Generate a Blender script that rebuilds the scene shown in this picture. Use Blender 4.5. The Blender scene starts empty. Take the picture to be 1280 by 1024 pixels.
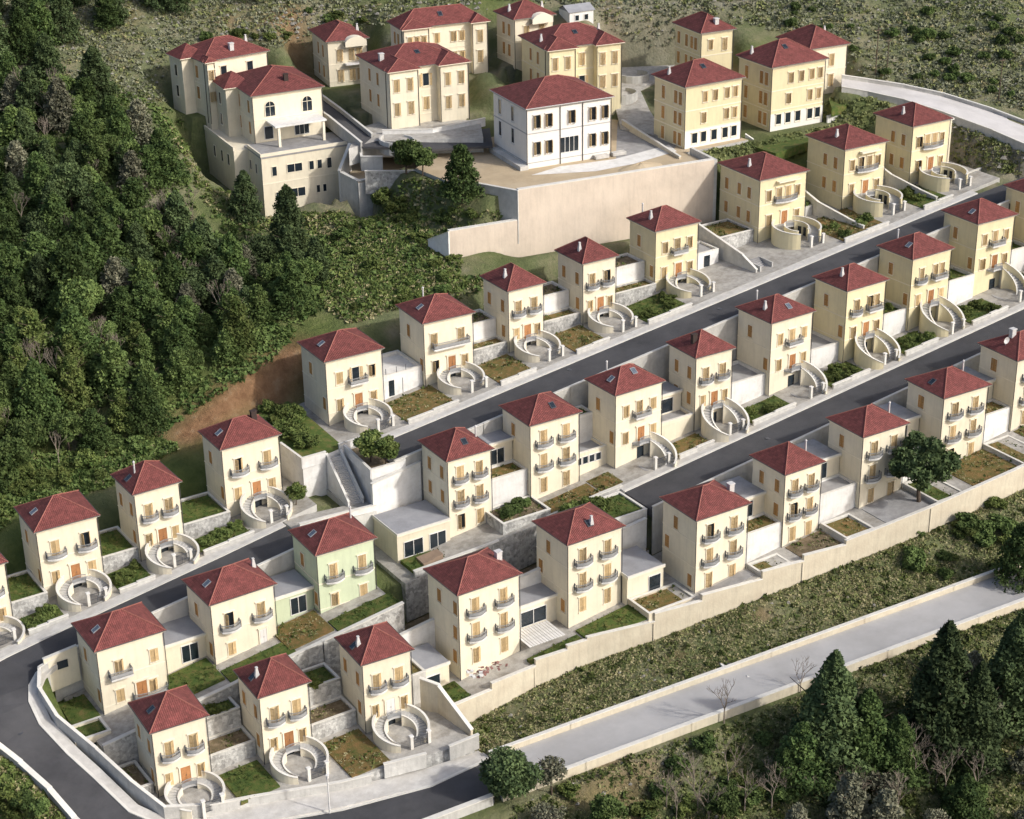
import bpy, math, random
import numpy as np
from mathutils import Vector, Matrix
random.seed(7); rng = np.random.default_rng(7)
SC = bpy.context.scene
COL = SC.collection

# ------------------------------------------------------------------ camera, light, exposure
CAM_H, FPX, PITCH, ROLL, HEAD = 190.0, 2320.0, math.radians(24.92), math.radians(-0.92), math.radians(32.5)
cam_d = bpy.data.cameras.new("camera"); cam = bpy.data.objects.new("camera", cam_d); COL.objects.link(cam)
fw = Vector((math.sin(HEAD)*math.cos(PITCH), math.cos(HEAD)*math.cos(PITCH), -math.sin(PITCH)))
r0 = Vector((math.cos(HEAD), -math.sin(HEAD), 0)); u0 = r0.cross(fw)
rt = r0*math.cos(ROLL) + u0*math.sin(ROLL); up = -r0*math.sin(ROLL) + u0*math.cos(ROLL)
cam.matrix_world = Matrix(((rt.x, up.x, -fw.x, 0), (rt.y, up.y, -fw.y, 0), (rt.z, up.z, -fw.z, CAM_H), (0, 0, 0, 1)))
cam_d.sensor_width = 36; cam_d.lens = FPX/1280*36; cam_d.clip_start = 1; cam_d.clip_end = 4000
SC.camera = cam

SUN_TRAVEL = Vector((-0.46, 0.76, -0.60)).normalized()      # the way the light travels
to_sun = -SUN_TRAVEL
W = bpy.data.worlds.new("World"); SC.world = W; W.use_nodes = True
nt = W.node_tree; nt.nodes.clear()
sky = nt.nodes.new('ShaderNodeTexSky'); sky.sky_type = 'NISHITA'; sky.sun_disc = False
sky.sun_elevation = math.asin(to_sun.z); sky.sun_rotation = math.atan2(to_sun.x, to_sun.y)
sky.air_density = 0.8; sky.dust_density = 3.5; sky.ozone_density = 1.0
bg = nt.nodes.new('ShaderNodeBackground'); bg.inputs[1].default_value = 0.15
wo = nt.nodes.new('ShaderNodeOutputWorld')
nt.links.new(sky.outputs[0], bg.inputs[0]); nt.links.new(bg.outputs[0], wo.inputs[0])
sl = bpy.data.lights.new("sun", 'SUN'); sl.energy = 2.4; sl.angle = math.radians(2.5); sl.color = (1.0, 0.975, 0.93)
so = bpy.data.objects.new("sun", sl); so.rotation_euler = SUN_TRAVEL.to_track_quat('-Z', 'Y').to_euler(); so.location = (150, 200, 300); COL.objects.link(so)
SC.view_settings.view_transform = 'Standard'; SC.view_settings.look = 'None'
SC.view_settings.exposure = 0.24; SC.view_settings.gamma = 1.0; SC.view_settings.use_curve_mapping = False

# ------------------------------------------------------------------ picture point <-> place
def ray(px, py):
    x = (px-640)/FPX; y = -(py-512)/FPX
    return rt*x + up*y + fw
def G(px, py, z, ku=0., kv=0.):
    "the point on the plane z + ku*u + kv*v seen at this pixel of the 1280 x 1024 photograph"
    r = ray(px, py); t = (z-CAM_H)/(r.z-ku*r.x-kv*r.y)
    return Vector((r.x*t, r.y*t, CAM_H+r.z*t))
def PX(p):
    d = Vector(p)-Vector((0, 0, CAM_H)); w = d.dot(fw)
    return 640+FPX*d.dot(rt)/w, 512-FPX*d.dot(up)/w

# ------------------------------------------------------------------ materials
def mat(name, col, rough=.85, var=.12, scale=1.0, bump=0.0, bscale=8.0, stain=None, stain_amt=.3, metal=0, spec=.3, objvar=.06, streak=0, cells=0):
    m = bpy.data.materials.new(name); m.use_nodes = True; n = m.node_tree; b = n.nodes['Principled BSDF']
    b.inputs['Roughness'].default_value = rough; b.inputs['Metallic'].default_value = metal
    b.inputs['Specular IOR Level'].default_value = spec
    tc = n.nodes.new('ShaderNodeTexCoord'); nz = n.nodes.new('ShaderNodeTexNoise')
    nz.inputs['Scale'].default_value = scale; nz.inputs['Detail'].default_value = 6; nz.inputs['Roughness'].default_value = .65
    n.links.new(tc.outputs['Object'], nz.inputs['Vector'])
    cr = n.nodes.new('ShaderNodeValToRGB'); e = cr.color_ramp.elements
    e[0].position = .3; e[1].position = .7
    e[0].color = tuple(c*(1-var) for c in col)+(1,); e[1].color = tuple(min(1, c*(1+var)) for c in col)+(1,)
    n.links.new(nz.outputs[0], cr.inputs[0]); last = cr.outputs[0]
    if stain:
        n2 = n.nodes.new('ShaderNodeTexNoise'); n2.inputs['Scale'].default_value = scale*.35; n2.inputs['Detail'].default_value = 8
        n2.inputs['Roughness'].default_value = .7
        n.links.new(tc.outputs['Object'], n2.inputs['Vector'])
        r2 = n.nodes.new('ShaderNodeValToRGB'); r2.color_ramp.elements[0].position = .45; r2.color_ramp.elements[1].position = .7
        r2.color_ramp.elements[1].color = (stain_amt,)*3+(1,)
        n.links.new(n2.outputs[0], r2.inputs[0])
        mx = n.nodes.new('ShaderNodeMixRGB'); mx.inputs[2].default_value = stain+(1,)
        n.links.new(r2.outputs[0], mx.inputs[0]); n.links.new(last, mx.inputs[1]); last = mx.outputs[0]
    if cells:
        vo = n.nodes.new('ShaderNodeTexVoronoi'); vo.inputs['Scale'].default_value = cells; n.links.new(tc.outputs['Object'], vo.inputs['Vector'])
        hs = n.nodes.new('ShaderNodeSeparateColor'); n.links.new(vo.outputs['Color'], hs.inputs[0])
        mr0 = n.nodes.new('ShaderNodeMapRange'); mr0.inputs[3].default_value = .68; mr0.inputs[4].default_value = 1.25; n.links.new(hs.outputs[0], mr0.inputs[0])
        v0 = n.nodes.new('ShaderNodeVectorMath'); v0.operation = 'SCALE'; n.links.new(last, v0.inputs[0]); n.links.new(mr0.outputs[0], v0.inputs['Scale']); last = v0.outputs[0]
    if streak:
        mp = n.nodes.new('ShaderNodeMapping'); mp.inputs['Scale'].default_value = (1.6, 1.6, .16); n.links.new(tc.outputs['Object'], mp.inputs[0])
        n3 = n.nodes.new('ShaderNodeTexNoise'); n3.inputs['Scale'].default_value = 1.1; n3.inputs['Detail'].default_value = 7; n3.inputs['Roughness'].default_value = .7
        n.links.new(mp.outputs[0], n3.inputs['Vector'])
        mr3 = n.nodes.new('ShaderNodeMapRange'); mr3.inputs[1].default_value = .48; mr3.inputs[2].default_value = .78; mr3.inputs[3].default_value = 1.0; mr3.inputs[4].default_value = 1-streak
        n.links.new(n3.outputs[0], mr3.inputs[0])
        v3 = n.nodes.new('ShaderNodeVectorMath'); v3.operation = 'SCALE'; n.links.new(last, v3.inputs[0]); n.links.new(mr3.outputs[0], v3.inputs['Scale']); last = v3.outputs[0]
    if objvar:
        oi = n.nodes.new('ShaderNodeObjectInfo'); mr = n.nodes.new('ShaderNodeMapRange')
        mr.inputs[3].default_value = 1-objvar; mr.inputs[4].default_value = 1+objvar
        n.links.new(oi.outputs['Random'], mr.inputs[0])
        vm = n.nodes.new('ShaderNodeVectorMath'); vm.operation = 'SCALE'
        n.links.new(last, vm.inputs[0]); n.links.new(mr.outputs[0], vm.inputs['Scale']); last = vm.outputs[0]
    n.links.new(last, b.inputs['Base Color'])
    if bump:
        bn = n.nodes.new('ShaderNodeTexNoise'); bn.inputs['Scale'].default_value = bscale; bn.inputs['Detail'].default_value = 5
        n.links.new(tc.outputs['Object'], bn.inputs['Vector'])
        bp = n.nodes.new('ShaderNodeBump'); bp.inputs['Strength'].default_value = bump; bp.inputs['Distance'].default_value = .1
        n.links.new(bn.outputs[0], bp.inputs['Height']); n.links.new(bp.outputs[0], b.inputs['Normal'])
    return m

M = {}
M['plaster'] = mat('cream_plaster', (.77, .70, .54), .9, .05, .6, .15, 5, (.60, .53, .39), .45, objvar=.05, streak=.13)
M['plaster_yellow'] = mat('yellow_plaster', (.74, .655, .42), .9, .05, .6, .15, 5, (.58, .51, .33), .4, streak=.13)
M['plaster_green'] = mat('green_plaster', (.55, .615, .43), .9, .05, .6, .15, 5, (.46, .50, .34), .4, streak=.13)
M['plaster_white'] = mat('white_plaster', (.80, .77, .71), .9, .04, .6, .1, 5, (.6, .58, .52), .35, streak=.07)
M['trim'] = mat('cream_trim', (.79, .72, .57), .85, .05, 1.5)
M['trim_white'] = mat('white_trim', (.74, .73, .70), .8, .05, 1.5, stain=(.45, .43, .38), stain_amt=.5, streak=.14)
M['pale_wall'] = mat('pale_concrete_wall', (.54, .53, .495), .9, .12, .7, .5, 4, (.36, .35, .32), .7, objvar=.14, streak=.2)
M['stone_wall'] = mat('grey_stone_wall', (.46, .455, .43), .95, .22, 2.2, .9, 3, (.27, .265, .25), .6, objvar=.12, streak=.3, cells=2.2)
M['beige_wall'] = mat('beige_retaining_wall', (.62, .56, .43), .92, .08, .5, .3, 3, (.45, .37, .27), .65, objvar=.06, streak=.2)
M['big_wall'] = mat('big_beige_wall', (.62, .53, .43), .92, .14, .16, .25, 2, (.70, .61, .50), .8, objvar=0, streak=.16)
M['coping'] = mat('white_coping', (.68, .66, .60), .8, .07, 1.2, stain=(.5, .48, .43), stain_amt=.45)
M['concrete_floor'] = mat('grey_concrete_floor', (.34, .335, .33), .9, .18, .8, .2, 6, (.20, .195, .19), .7)
M['paving'] = mat('pale_paving', (.42, .40, .36), .9, .2, 1.3, .4, 5, (.21, .19, .155), .75)
M['flat_roof'] = mat('flat_grey_roof', (.31, .315, .33), .85, .1, .6, .2, 5, (.20, .20, .21), .7)
M['step'] = mat('stair_stone', (.44, .44, .43), .85, .1, 2)
M['asphalt'] = mat('dark_asphalt', (.066, .066, .070), .85, .24, .22, .4, 30, (.105, .103, .104), .8, objvar=0)
M['concrete_road'] = mat('pale_concrete_road', (.44, .432, .42), .9, .07, .25, .3, 25, (.34, .33, .315), .8, objvar=0)
M['white_road'] = mat('white_gravel_road', (.56, .54, .52), .95, .1, .3, .3, 12, (.42, .40, .37), .6, objvar=0)
M['kerb'] = mat('kerb_stone', (.56, .54, .50), .85, .15, .9, .3, 6, (.42, .39, .34), .6)
M['metal'] = mat('dark_grey_iron', (.10, .105, .115), .5, .1, 3, metal=.3)
M['railing'] = mat('grey_iron_railing', (.30, .31, .32), .5, .1, 3, metal=.2)
M['rail_panel'] = mat('grey_railing_infill', (.44, .44, .43), .7, .08, 3)
M['pipe'] = mat('dark_downpipe', (.075, .07, .065), .5, .1, 3)
M['glass'] = mat('dark_window_glass', (.018, .026, .034), .12, .3, .8, spec=.7)
M['shutter'] = mat('golden_wood_shutter', (.55, .40, .21), .7, .18, 3, objvar=.2)
M['shutter_side'] = mat('orange_wood_shutter', (.46, .25, .085), .7, .15, 3, objvar=.2)
M['panel'] = mat('pale_window_panel', (.64, .53, .33), .7, .15, 2, objvar=.2)
M['door'] = mat('orange_brown_door', (.38, .18, .075), .55, .2, 2, objvar=.2)
M['white_door'] = mat('white_door', (.72, .70, .66), .6, .05, 2)
M['cap'] = mat('ridge_tile_cap', (.30, .115, .09), .8, .2, 3)
M['chimney'] = mat('white_chimney', (.56, .55, .53), .8, .1, 3)
M['dark_chimney'] = mat('dark_chimney', (.05, .035, .03), .8, .1, 3)
M['skylight'] = mat('roof_window_glass', (.11, .13, .16), .15, .3, 2, spec=.8)
M['bark'] = mat('bark', (.10, .075, .055), .95, .25, 3)
M['bare'] = mat('bare_grey_wood', (.24, .20, .16), .95, .2, 3)
M['rock'] = mat('grey_rock', (.27, .255, .22), .95, .2, 1, .5, 3)
M['orange_earth'] = mat('orange_earth', (.34, .22, .10), .95, .2, 1.0, .5, 3)
M['sand'] = mat('tan_sand', (.44, .35, .23), .95, .12, .35, .4, 3, (.55, .47, .34), .6)
M['rubble'] = mat('red_rubble', (.27, .14, .12), .9, .3, 3)
M['tarp'] = mat('brown_tarp', (.30, .22, .16), .9, .1, 2)

def mat_lawn(name, a, b_, c):
    m = mat(name, a, .95, .1, 1.0, .8, 7, objvar=.1); n = m.node_tree
    cr = [x for x in n.nodes if x.type == 'VALTORGB'][0]
    cr.color_ramp.elements[0].color = a+(1,); cr.color_ramp.elements[1].color = c+(1,)
    e = cr.color_ramp.elements.new(.5); e.color = b_+(1,)
    return m
M['lawn'] = mat_lawn('green_lawn', (.045, .085, .018), (.085, .12, .025), (.17, .14, .05))
M['dry_lawn'] = mat_lawn('dry_lawn', (.08, .10, .025), (.16, .12, .04), (.26, .15, .06))
M['soil_bed'] = mat_lawn('bare_soil_bed', (.10, .085, .045), (.17, .13, .08), (.28, .22, .15))

def mat_roof():
    m = mat('red_roof_tiles', (.190, .060, .054), .85, .22, .9, 0, objvar=.07, stain=(.15, .048, .042), stain_amt=.5)
    n = m.node_tree; b = n.nodes['Principled BSDF']
    uv = n.nodes.new('ShaderNodeUVMap'); mp = n.nodes.new('ShaderNodeMapping'); n.links.new(uv.outputs[0], mp.inputs[0])
    w1 = n.nodes.new('ShaderNodeTexWave'); w1.bands_direction = 'X'; w1.inputs['Scale'].default_value = 1.25; w1.inputs['Distortion'].default_value = .3
    w2 = n.nodes.new('ShaderNodeTexWave'); w2.bands_direction = 'Y'; w2.wave_profile = 'SAW'; w2.inputs['Scale'].default_value = .8; w2.inputs['Distortion'].default_value = .4
    for w in (w1, w2): n.links.new(mp.outputs[0], w.inputs['Vector'])
    bk = n.nodes.new('ShaderNodeTexBrick'); bk.inputs['Scale'].default_value = 1.0; bk.inputs['Brick Width'].default_value = .42; bk.inputs['Row Height'].default_value = .36; bk.inputs['Mortar Size'].default_value = .012
    bk.inputs['Color1'].default_value = (.80, .80, .80, 1); bk.inputs['Color2'].default_value = (1.2, 1.16, 1.15, 1); bk.inputs['Mortar'].default_value = (.45, .45, .45, 1); bk.inputs['Bias'].default_value = 0
    n.links.new(mp.outputs[0], bk.inputs['Vector'])
    src = b.inputs['Base Color'].links[0].from_socket; mu = n.nodes.new('ShaderNodeMixRGB'); mu.blend_type = 'MULTIPLY'; mu.inputs[0].default_value = 1; n.links.new(src, mu.inputs[1]); n.links.new(bk.outputs['Color'], mu.inputs[2]); n.links.new(mu.outputs[0], b.inputs['Base Color'])
    ad = n.nodes.new('ShaderNodeMath'); ad.operation = 'ADD'; n.links.new(w1.outputs['Fac'], ad.inputs[0]); n.links.new(w2.outputs['Fac'], ad.inputs[1])
    bp = n.nodes.new('ShaderNodeBump'); bp.inputs['Strength'].default_value = .75; bp.inputs['Distance'].default_value = .08
    n.links.new(ad.outputs[0], bp.inputs['Height']); n.links.new(bp.outputs[0], b.inputs['Normal'])
    return m
M['roof'] = mat_roof()

def mat_leaf(name, dark, light, scale=.5, objvar=.34):
    m = mat(name, dark, .8, .1, scale, objvar=objvar, spec=.15); n = m.node_tree
    cr = [x for x in n.nodes if x.type == 'VALTORGB'][0]
    cr.color_ramp.elements[0].position = .35; cr.color_ramp.elements[1].position = .68
    cr.color_ramp.elements[0].color = dark+(1,); cr.color_ramp.elements[1].color = light+(1,)
    return m
M['pine'] = mat_leaf('pine_needles', (.030, .058, .018), (.115, .165, .050))
M['pine_dark'] = mat_leaf('dark_pine_needles', (.038, .062, .026), (.110, .150, .058))
M['broad'] = mat_leaf('olive_leaves', (.045, .080, .022), (.155, .205, .065))
M['broad_bright'] = mat_leaf('bright_green_leaves', (.06, .10, .025), (.18, .21, .065))
M['grey_leaf'] = mat_leaf('grey_green_leaves', (.10, .11, .07), (.23, .22, .15))
M['hedge'] = mat_leaf('hedge_leaves', (.05, .08, .02), (.15, .17, .05), 1.2)
M['scrub'] = mat_leaf('hillside_scrub', (.15, .16, .10), (.29, .30, .20), .35, 0)
M['scrub_green'] = mat_leaf('green_scrub', (.12, .15, .055), (.28, .29, .12), .3, 0)
M['dry_grass'] = mat_leaf('dry_grass_tufts', (.22, .20, .105), (.44, .40, .22), .4, 0)

def mat_ground():
    m = bpy.data.materials.new('hillside_ground'); m.use_nodes = True; n = m.node_tree; b = n.nodes['Principled BSDF']
    b.inputs['Roughness'].default_value = .95; b.inputs['Specular IOR Level'].default_value = .1
    tc = n.nodes.new('ShaderNodeTexCoord')
    def noise(s, d=8, r=.65):
        z = n.nodes.new('ShaderNodeTexNoise'); z.inputs['Scale'].default_value = s; z.inputs['Detail'].default_value = d; z.inputs['Roughness'].default_value = r
        n.links.new(tc.outputs['Object'], z.inputs['Vector']); return z.outputs[0]
    def ramp(f, st):
        r = n.nodes.new('ShaderNodeValToRGB'); el = r.color_ramp.elements
        el[0].position, el[0].color = st[0][0], st[0][1]+(1,); el[1].position, el[1].color = st[-1][0], st[-1][1]+(1,)
        for p, c in st[1:-1]: x = el.new(p); x.color = c+(1,)
        n.links.new(f, r.inputs[0]); return r.outputs[0]
    def mix(f, a, c):
        x = n.nodes.new('ShaderNodeMixRGB'); n.links.new(f, x.inputs[0]); n.links.new(a, x.inputs[1])
        if isinstance(c, tuple): x.inputs[2].default_value = c+(1,)
        else: n.links.new(c, x.inputs[2])
        return x.outputs[0]
    base = ramp(noise(.18), [(.3, (.10, .115, .06)), (.48, (.15, .165, .085)), (.6, (.22, .205, .125)), (.75, (.30, .27, .20))])
    at = n.nodes.new('ShaderNodeVertexColor'); at.layer_name = 'kind'
    sp = n.nodes.new('ShaderNodeSeparateColor'); n.links.new(at.outputs[0], sp.inputs[0])
    soil = ramp(noise(.5), [(.3, (.16, .085, .045)), (.55, (.26, .15, .08)), (.75, (.34, .24, .15))])
    grn = ramp(noise(.3), [(.3, (.065, .095, .03)), (.55, (.125, .155, .05)), (.75, (.20, .205, .09))])
    pale = ramp(noise(.4), [(.3, (.22, .20, .15)), (.55, (.30, .27, .21)), (.75, (.40, .37, .30))])
    c = mix(sp.outputs[1], base, grn); c = mix(sp.outputs[2], c, pale); c = mix(sp.outputs[0], c, soil)
    n.links.new(c, b.inputs['Base Color'])
    bp = n.nodes.new('ShaderNodeBump'); bp.inputs['Strength'].default_value = .9; bp.inputs['Distance'].default_value = .5
    n.links.new(noise(1.2, 8, .7), bp.inputs['Height']); n.links.new(bp.outputs[0], b.inputs['Normal'])
    return m
M['ground'] = mat_ground()

# ------------------------------------------------------------------ mesh and object helpers
class MB:
    def __init__(s): s.v = []; s.f = []
    def box(s, x0, y0, z0, x1, y1, z1):
        b = len(s.v); s.v += [(x, y, z) for z in (z0, z1) for y in (y0, y1) for x in (x0, x1)]
        s.f += [tuple(b+i for i in q) for q in ((0, 2, 3, 1), (4, 5, 7, 6), (0, 1, 5, 4), (2, 6, 7, 3), (0, 4, 6, 2), (1, 3, 7, 5))]
        return s
    def poly(s, pts):
        b = len(s.v); s.v += [tuple(p) for p in pts]; s.f.append(tuple(range(b, b+len(pts)))); return s
    def prism(s, pts, z0, z1):
        "pts: (x,y) counter-clockwise; z0 and z1 numbers or lists"
        n = len(pts); a = z0 if isinstance(z0, (list, tuple)) else [z0]*n; c = z1 if isinstance(z1, (list, tuple)) else [z1]*n
        b = len(s.v); s.v += [(p[0], p[1], a[i]) for i, p in enumerate(pts)]+[(p[0], p[1], c[i]) for i, p in enumerate(pts)]
        s.f.append(tuple(b+n-1-i for i in range(n))); s.f.append(tuple(b+n+i for i in range(n)))
        for i in range(n): j = (i+1) % n; s.f.append((b+i, b+j, b+n+j, b+n+i))
        return s
    def tube(s, p, q, r, r2=None, k=6):
        p, q = Vector(p), Vector(q); d = (q-p).normalized(); a = d.orthogonal().normalized(); c = d.cross(a); r2 = r if r2 is None else r2
        b = len(s.v)
        for o, rr in ((p, r), (q, r2)):
            for i in range(k): t = 2*math.pi*i/k; s.v.append(tuple(o+(a*math.cos(t)+c*math.sin(t))*rr))
        for i in range(k): j = (i+1) % k; s.f.append((b+i, b+j, b+k+j, b+k+i))
        s.f.append(tuple(b+k-1-i for i in range(k))); s.f.append(tuple(b+k+i for i in range(k)))
        return s
    def mesh(s, name, m, uv=False):
        me = bpy.data.meshes.new(name); me.from_pydata(s.v, [], s.f); me.materials.append(M[m] if isinstance(m, str) else m)
        if uv:
            me.update(); l = me.uv_layers.new(name='UVMap')
            for p in me.polygons:
                nn = p.normal; t = Vector((0, 0, 1)).cross(nn); t = t.normalized() if t.length > 1e-4 else Vector((1, 0, 0)); w = nn.cross(t)
                for li in p.loop_indices:
                    co = me.vertices[me.loops[li].vertex_index].co; l.data[li].uv = (co.dot(t), co.dot(w))
        return me
    def build(s, name, m, parent=None, uv=False): return link(name, s.mesh(name, m, uv), parent)
def link(name, data, parent=None, loc=None, rz=0, scale=None):
    o = bpy.data.objects.new(name, data); COL.objects.link(o)
    if parent: o.parent = parent
    if loc is not None: o.location = loc
    if rz: o.rotation_euler = (0, 0, rz)
    if scale: o.scale = scale
    return o
def tag(o, label=None, cat=None, group=None, kind=None):
    if label: o['label'] = label
    if cat: o['category'] = cat
    if group: o['group'] = group
    if kind: o['kind'] = kind
    return o
def thing(name, label, cat, loc, rz=0, group=None):
    return tag(link(name, None, None, loc, rz), label, cat, group)
def tri_mesh(name, V, m):
    "V: n x 3 x 3 array of separate triangles"
    n = len(V); me = bpy.data.meshes.new(name); me.vertices.add(n*3); me.vertices.foreach_set('co', V.reshape(-1).astype(np.float32))
    me.loops.add(n*3); me.loops.foreach_set('vertex_index', np.arange(n*3, dtype=np.int32))
    me.polygons.add(n); me.polygons.foreach_set('loop_start', np.arange(0, n*3, 3, dtype=np.int32))
    me.update(calc_edges=True); me.materials.append(M[m]); return me

# ------------------------------------------------------------------ levels of the site (metres)
def zA(u): return 73.9+.127*(u-108.6)
def zB(u): return 68.2+.125*(u-141)
def zC(u): return 60.5+.125*(u-137)
def zD(u): return 65.0+.12*(u-61)
def zE(u): return 61.2+.14*(u-75)
def zF(u): return 54.9+.045*(u-61)
def zlow(u): return 54.7+.05*(u-97)
def vup(u): return 161.3-.1*(u-99)
CW = [(98, 171.2), (112, 172), (120, 171.5), (131, 169.5), (141, 168.2), (153, 166.6), (160, 165.6), (172, 164), (192, 162.6), (240, 161.5)]
def cwall(u): return float(np.interp(u, [p[0] for p in CW], [p[1] for p in CW]))

# ------------------------------------------------------------------ patches: (name, polygon, z0, ku, drop, top material, side material, depth)
PATCH = []
def patch(name, poly, zf, drop, top, side, depth, label=None):
    PATCH.append((name, poly, zf, drop, top, side, depth, label))
def rect(a, b, c, d): return [(a, c), (b, c), (b, d), (a, d)]
patch('terrace_ground', [(107.5, 212.8), (236, 212.8), (236, 231.5), (107, 230.2)], lambda u, v: zA(u)+.12, .6, 'paving', 'pale_wall', 5)
patch('terrace_ground', rect(104, 240, 190.6, 203.9), lambda u, v: zB(u)+.12, .6, 'paving', 'stone_wall', 6)
cpoly = [(98, 171.4)]+[(u, cwall(u)+.3) for u in (112, 120, 131, 141, 153, 160, 172, 192, 240)]+[(240, 182.2), (136, 182.2), (98, 182.2)]
patch('terrace_ground', cpoly, lambda u, v: zC(u)+.05, 3.2, 'paving', 'beige_wall', 5)
patch('terrace_ground', rect(100, 138.6, 182.3, 190.5), lambda u, v: zC(u)+1.2, .6, 'soil_bed', 'stone_wall', 4)
patch('terrace_ground', [(44, 204.2), (60, 205.3), (93, 206.8), (99.7, 207.4), (99.7, 219), (44, 219)], lambda u, v: zD(u)+.12, .6, 'paving', 'pale_wall', 5)
patch('terrace_ground', [(58, 184.3), (99.8, 184.3), (99.8, 197.9), (58, 197.7)], lambda u, v: zE(u), .6, 'paving', 'stone_wall', 7)
patch('terrace_ground', [(61, 173), (70.5, 170), (80.5, 166.4), (97.8, 163.4), (97.8, 184.1), (58.8, 184.1), (58.8, 178)], lambda u, v: zF(u), .6, 'paving', 'stone_wall', 4)

ROAD1 = [((u, 211.0), (u, 204.2), zA(u)-.05) for u in (110.5, 125, 140, 160, 180, 200, 220, 229)]+[((240, 211.6), (236.5, 204.3), zA(234)), ((250, 209), (246, 203), zA(240)), ((262, 205), (258, 199), zA(246))]
ROAD2 = [((u, 189.0), (u, 182.5), zB(u)-.05) for u in (139.2, 150, 170, 190, 210, 230, 245)]
ROAD3 = [((94, 205.6), (92.6, 198.8), 68.9), ((84, 204.7), (84, 198.5), 67.75), ((73, 203.9), (74, 198.3), 66.5), ((61, 203.1), (63, 198.2), 65.1), ((53, 202.3), (57.2, 198.4), 64.2),
         ((45.5, 200.5), (55.0, 197.9), 63.5), ((43.5, 196), (53.5, 196.4), 63.0), ((44.6, 192.5), (52.6, 194.2), 62.2), ((46.8, 189.5), (52.5, 190.6), 60.9), ((48.6, 186), (53.8, 185.2), 59.2),
         ((50.2, 181), (55.2, 181.2), 57.8), ((51.3, 176.6), (57.0, 174.6), 56.0), ((52.6, 170), (60, 170.8), 54.8), ((57.5, 161.5), (66, 167.3), 54.2), ((70, 156.6), (79, 163.0), 54.2),
         ((84, 154.6), (90, 160.6), 54.6), ((94.8, 154.1), (98.8, 161.2), 54.75)]
LOWROAD = [((u-3, vup(u)-7.2), (u, vup(u)), zlow(u)) for u in (98.8, 110, 125, 140, 155, 170, 185, 205, 240)]
patch('pavement', [(60.4, 170.3), (66, 167.5), (79, 163.3), (90, 160.9), (98.7, 161.5), (98.4, 163.6), (91, 164.1), (80.6, 166.5), (70.8, 170.0), (62, 172.8)], lambda u, v: 54.35+.012*(u-60)+.0*v, .5, 'kerb', 'kerb', 1)
WR = [G(*p) for p in ((1052, 98, 100.2), (1085, 103, 99.3), (1130, 110, 98.4), (1180, 121, 97.2), (1240, 140, 95.6), (1300, 163, 94))]
WRl = [G(*p) for p in ((1052, 112, 100.2), (1085, 118, 99.3), (1130, 128, 98.4), (1180, 144, 97.2), (1240, 166, 95.6), (1300, 192, 94))]
WHITEROAD = [((a.x, a.y), (b.x, b.y), (a.z+b.z)/2) for a, b in zip(WR, WRl)]
TOPROAD = [((x.x, x.y), (y.x, y.y), x.z) for x, y in ((G(395, 118, 99.0), G(375, 128, 98.6)), (G(425, 140, 98.4), G(412, 152, 98.2)), (G(465, 172, 97.6), G(452, 186, 97.2)), (G(540, 172, 97.0), G(540, 188, 96.8)), (G(612, 160, 96.6), G(616, 184, 96.4)))]
TOPROAD2 = [((x.x, x.y), (y.x, y.y), x.z) for x, y in ((G(870, 80, 98.6), G(768, 86, 98.4)), (G(800, 112, 97.6), G(772, 120, 97.2)), (G(812, 138, 96.4), G(770, 138, 96.2)), (G(835, 172, 95.4), G(776, 160, 95.4)))]

def ribbon(name, R, m, dz=.0, thick=1.2, label=None):
    mb = MB()
    L = [(a[0], a[1], z+dz) for a, b, z in R]; Rr = [(b[0], b[1], z+dz) for a, b, z in R]
    for i in range(len(R)-1):
        a, b, c, d = L[i], Rr[i], Rr[i+1], L[i+1]
        n = (Vector(b)-Vector(a)).cross(Vector(d)-Vector(a))
        q = [a, b, c, d] if n.z > 0 else [a, d, c, b]
        mb.poly(q); lo = [(p[0], p[1], p[2]-thick) for p in q]
        for k in range(4): j = (k+1) % 4; mb.poly([q[k], lo[k], lo[j], q[j]])
    o = mb.build(name, m); tag(o, kind='structure')
    if label: o['label'] = label
    return o
for R, n, m in ((ROAD1, 'road', 'asphalt'), (ROAD2, 'road', 'asphalt'), (ROAD3, 'road', 'asphalt'), (LOWROAD, 'concrete_road', 'concrete_road'), (WHITEROAD, 'concrete_road', 'white_road'), (TOPROAD, 'lane', 'asphalt'), (TOPROAD2, 'lane', 'paving')):
    ribbon(n, R, m, thick=.35 if n == 'lane' else 1.2)
    for i in range(len(R)-1):
        (a, b, z), (c, d, z2) = R[i], R[i+1]
        pts = [a, b, d, c]
        ar = sum(pts[k][0]*pts[(k+1) % 4][1]-pts[(k+1) % 4][0]*pts[k][1] for k in range(4))
        if ar < 0: pts = pts[::-1]
        den = math.hypot(c[0]-a[0], c[1]-a[1])+1e-6
        ax, ay = (a[0]+b[0])/2, (a[1]+b[1])/2; bx, by = (c[0]+d[0])/2, (c[1]+d[1])/2; dd = (bx-ax)**2+(by-ay)**2
        PATCH.append((None, pts, (lambda u, v, ax=ax, ay=ay, bx=bx, by=by, dd=dd, z=z, z2=z2: z+(z2-z)*np.clip(((u-ax)*(bx-ax)+(v-ay)*(by-ay))/dd, 0, 1)), .5, None, None, 0, None))

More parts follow.
